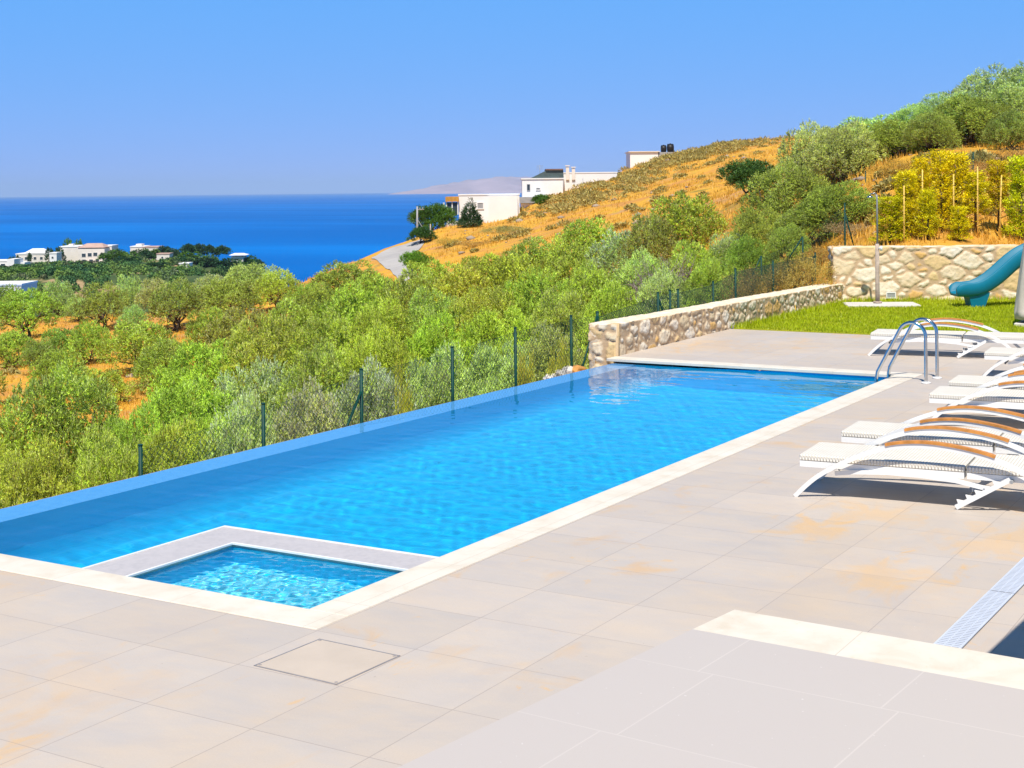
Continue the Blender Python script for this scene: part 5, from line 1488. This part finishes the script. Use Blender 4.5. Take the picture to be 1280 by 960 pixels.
o = np_mesh('hillside_scrub', np.concatenate(Vs), [np.concatenate(Fs)], MAT['scrub']); tag(o, 'low olive brown scrub on the upper hillside', 'scrub', kind='stuff')

# loose pale rocks lying in the dry grass, too many to tell apart
Vs = []; Fs = []; nb = 0; rg = np.random.default_rng(29)
oct_v = np.array([(1, 0, 0), (-1, 0, 0), (0, 1, 0), (0, -1, 0), (0, 0, 1), (0, 0, -1), (.6, .6, .5), (-.6, .6, .5), (-.6, -.6, .5), (.6, -.6, .5)], float)
oct_f = np.array([(0, 6, 9), (6, 2, 7), (7, 1, 8), (8, 3, 9), (6, 7, 4), (7, 8, 4), (8, 9, 4), (9, 6, 4), (0, 2, 6), (2, 1, 7), (1, 3, 8), (3, 0, 9), (2, 0, 5), (1, 2, 5), (3, 1, 5), (0, 3, 5)])
for k in range(170):
    if k < 100: px_, d_ = rg.uniform(560, 1010), rg.uniform(90, 215)
    elif k < 140: px_, d_ = rg.uniform(-20, 420), rg.uniform(60, 118)
    else: px_, d_ = rg.uniform(1050, 1300), rg.uniform(33.5, 46)
    r_ = (.1 + .3 * rg.random() ** 2) * (d_ / 120.) ** .6
    p_ = np.array(wz(px_, d_, tz(px_, d_)))
    Vs.append(p_ + oct_v * r_ * rg.uniform(.7, 1.3, (10, 3)) * np.array([1.2, 1.2, .7])); Fs.append(oct_f + nb); nb += 10
o = np_mesh('hillside_rocks', np.concatenate(Vs), [np.concatenate(Fs)], simple('field_rock', (.36, .29, .22), .95, .1, 0, .25, .5)); tag(o, 'scattered pale rocks in the dry grass', 'rocks', kind='stuff')

# ------------------------------------------------------------------ haze
hz = MB(); HT = 420.
hz.box((0, 0, (SEA_Z - 12 + HT) / 2), (2 * SEA_R + 4000, 2 * SEA_R + 4000, HT - (SEA_Z - 12)))
m, nt, out = newmat('sea_haze')
v = N(nt, 'ShaderNodeVolumePrincipled', ins={'Color': (.5, .7, 1, 1), 'Density': 3.3e-5, 'Anisotropy': -.35}); nt.links.new(v.outputs[0], out.inputs['Volume'])
hzo = hz.build('haze', m); tag(hzo, 'pale sea haze', kind='stuff')

# ------------------------------------------------------------------ light, sky, camera
w = bpy.data.worlds.new('World'); SC.world = w; w.use_nodes = True; nt = w.node_tree; nt.nodes.clear()
o = nt.nodes.new('ShaderNodeOutputWorld'); bg = nt.nodes.new('ShaderNodeBackground'); sk = nt.nodes.new('ShaderNodeTexSky')
sk.sky_type = 'NISHITA'; sk.sun_disc = False; sk.sun_elevation = SUN_EL; sk.sun_rotation = math.atan2(SUN_H.x, SUN_H.y); sk.air_density = .5; sk.dust_density = 0; sk.ozone_density = 6.0; sk.altitude = 50
bg.inputs[1].default_value = .1
# clear deep-blue coastal air: flatten the sky's gradient per channel
sp = nt.nodes.new('ShaderNodeSeparateColor'); cb = nt.nodes.new('ShaderNodeCombineColor'); nt.links.new(sk.outputs[0], sp.inputs[0])
for i, (g_, k_) in enumerate(((.62, .82), (.12, 2.95), (.02, 7.4))):
    pw = nt.nodes.new('ShaderNodeMath'); pw.operation = 'POWER'; nt.links.new(sp.outputs[i], pw.inputs[0]); pw.inputs[1].default_value = g_
    mu = nt.nodes.new('ShaderNodeMath'); mu.operation = 'MULTIPLY'; nt.links.new(pw.outputs[0], mu.inputs[0]); mu.inputs[1].default_value = k_
    nt.links.new(mu.outputs[0], cb.inputs[i])
tcz = nt.nodes.new('ShaderNodeSeparateXYZ'); nt.links.new(nt.nodes.new('ShaderNodeTexCoord').outputs['Generated'], tcz.inputs[0])
zf_ = fmap(nt, tcz.outputs[2], .14, .6, 1, .3)
scl = nt.nodes.new('ShaderNodeVectorMath'); scl.operation = 'SCALE'; nt.links.new(cb.outputs[0], scl.inputs[0]); nt.links.new(zf_, scl.inputs['Scale'])
nt.links.new(scl.outputs[0], bg.inputs[0]); nt.links.new(bg.outputs[0], o.inputs[0])
L = bpy.data.lights.new('sun', 'SUN'); L.energy = 4.6; L.angle = math.radians(.53); L.color = (1, .93, .82); L.cycles.is_caustics_light = True
lo = bpy.data.objects.new('sun', L); COL.objects.link(lo); lo.rotation_euler = (-SUN).to_track_quat('-Z', 'Y').to_euler(); lo.location = (0, 0, 20)

cam = bpy.data.cameras.new('camera'); co = bpy.data.objects.new('camera', cam); COL.objects.link(co)
cam.sensor_width = 36; cam.lens = F / 1280 * 36; cam.shift_y = -(480 - HY) / 1280; cam.clip_start = .1; cam.clip_end = 160000
co.matrix_world = Matrix.Translation((0, 0, H)) @ Matrix.Rotation(YAW, 4, 'Z') @ Matrix.Rotation(math.pi / 2, 4, 'X') @ Matrix.Rotation(-ROLL, 4, 'Z')
SC.camera = co

SC.render.engine = 'CYCLES'
vs = SC.view_settings; vs.view_transform = 'Standard'; vs.look = 'None'; vs.exposure = .4; vs.gamma = 1; vs.use_curve_mapping = False
cy = SC.cycles
cy.use_denoising = True; cy.max_bounces = 8; cy.diffuse_bounces = 3; cy.glossy_bounces = 3; cy.transmission_bounces = 6; cy.transparent_max_bounces = 8; cy.volume_bounces = 0
cy.sample_clamp_indirect = 6; cy.caustics_reflective = False; cy.caustics_refractive = True; cy.blur_glossy = .5
SC.render.film_transparent = False
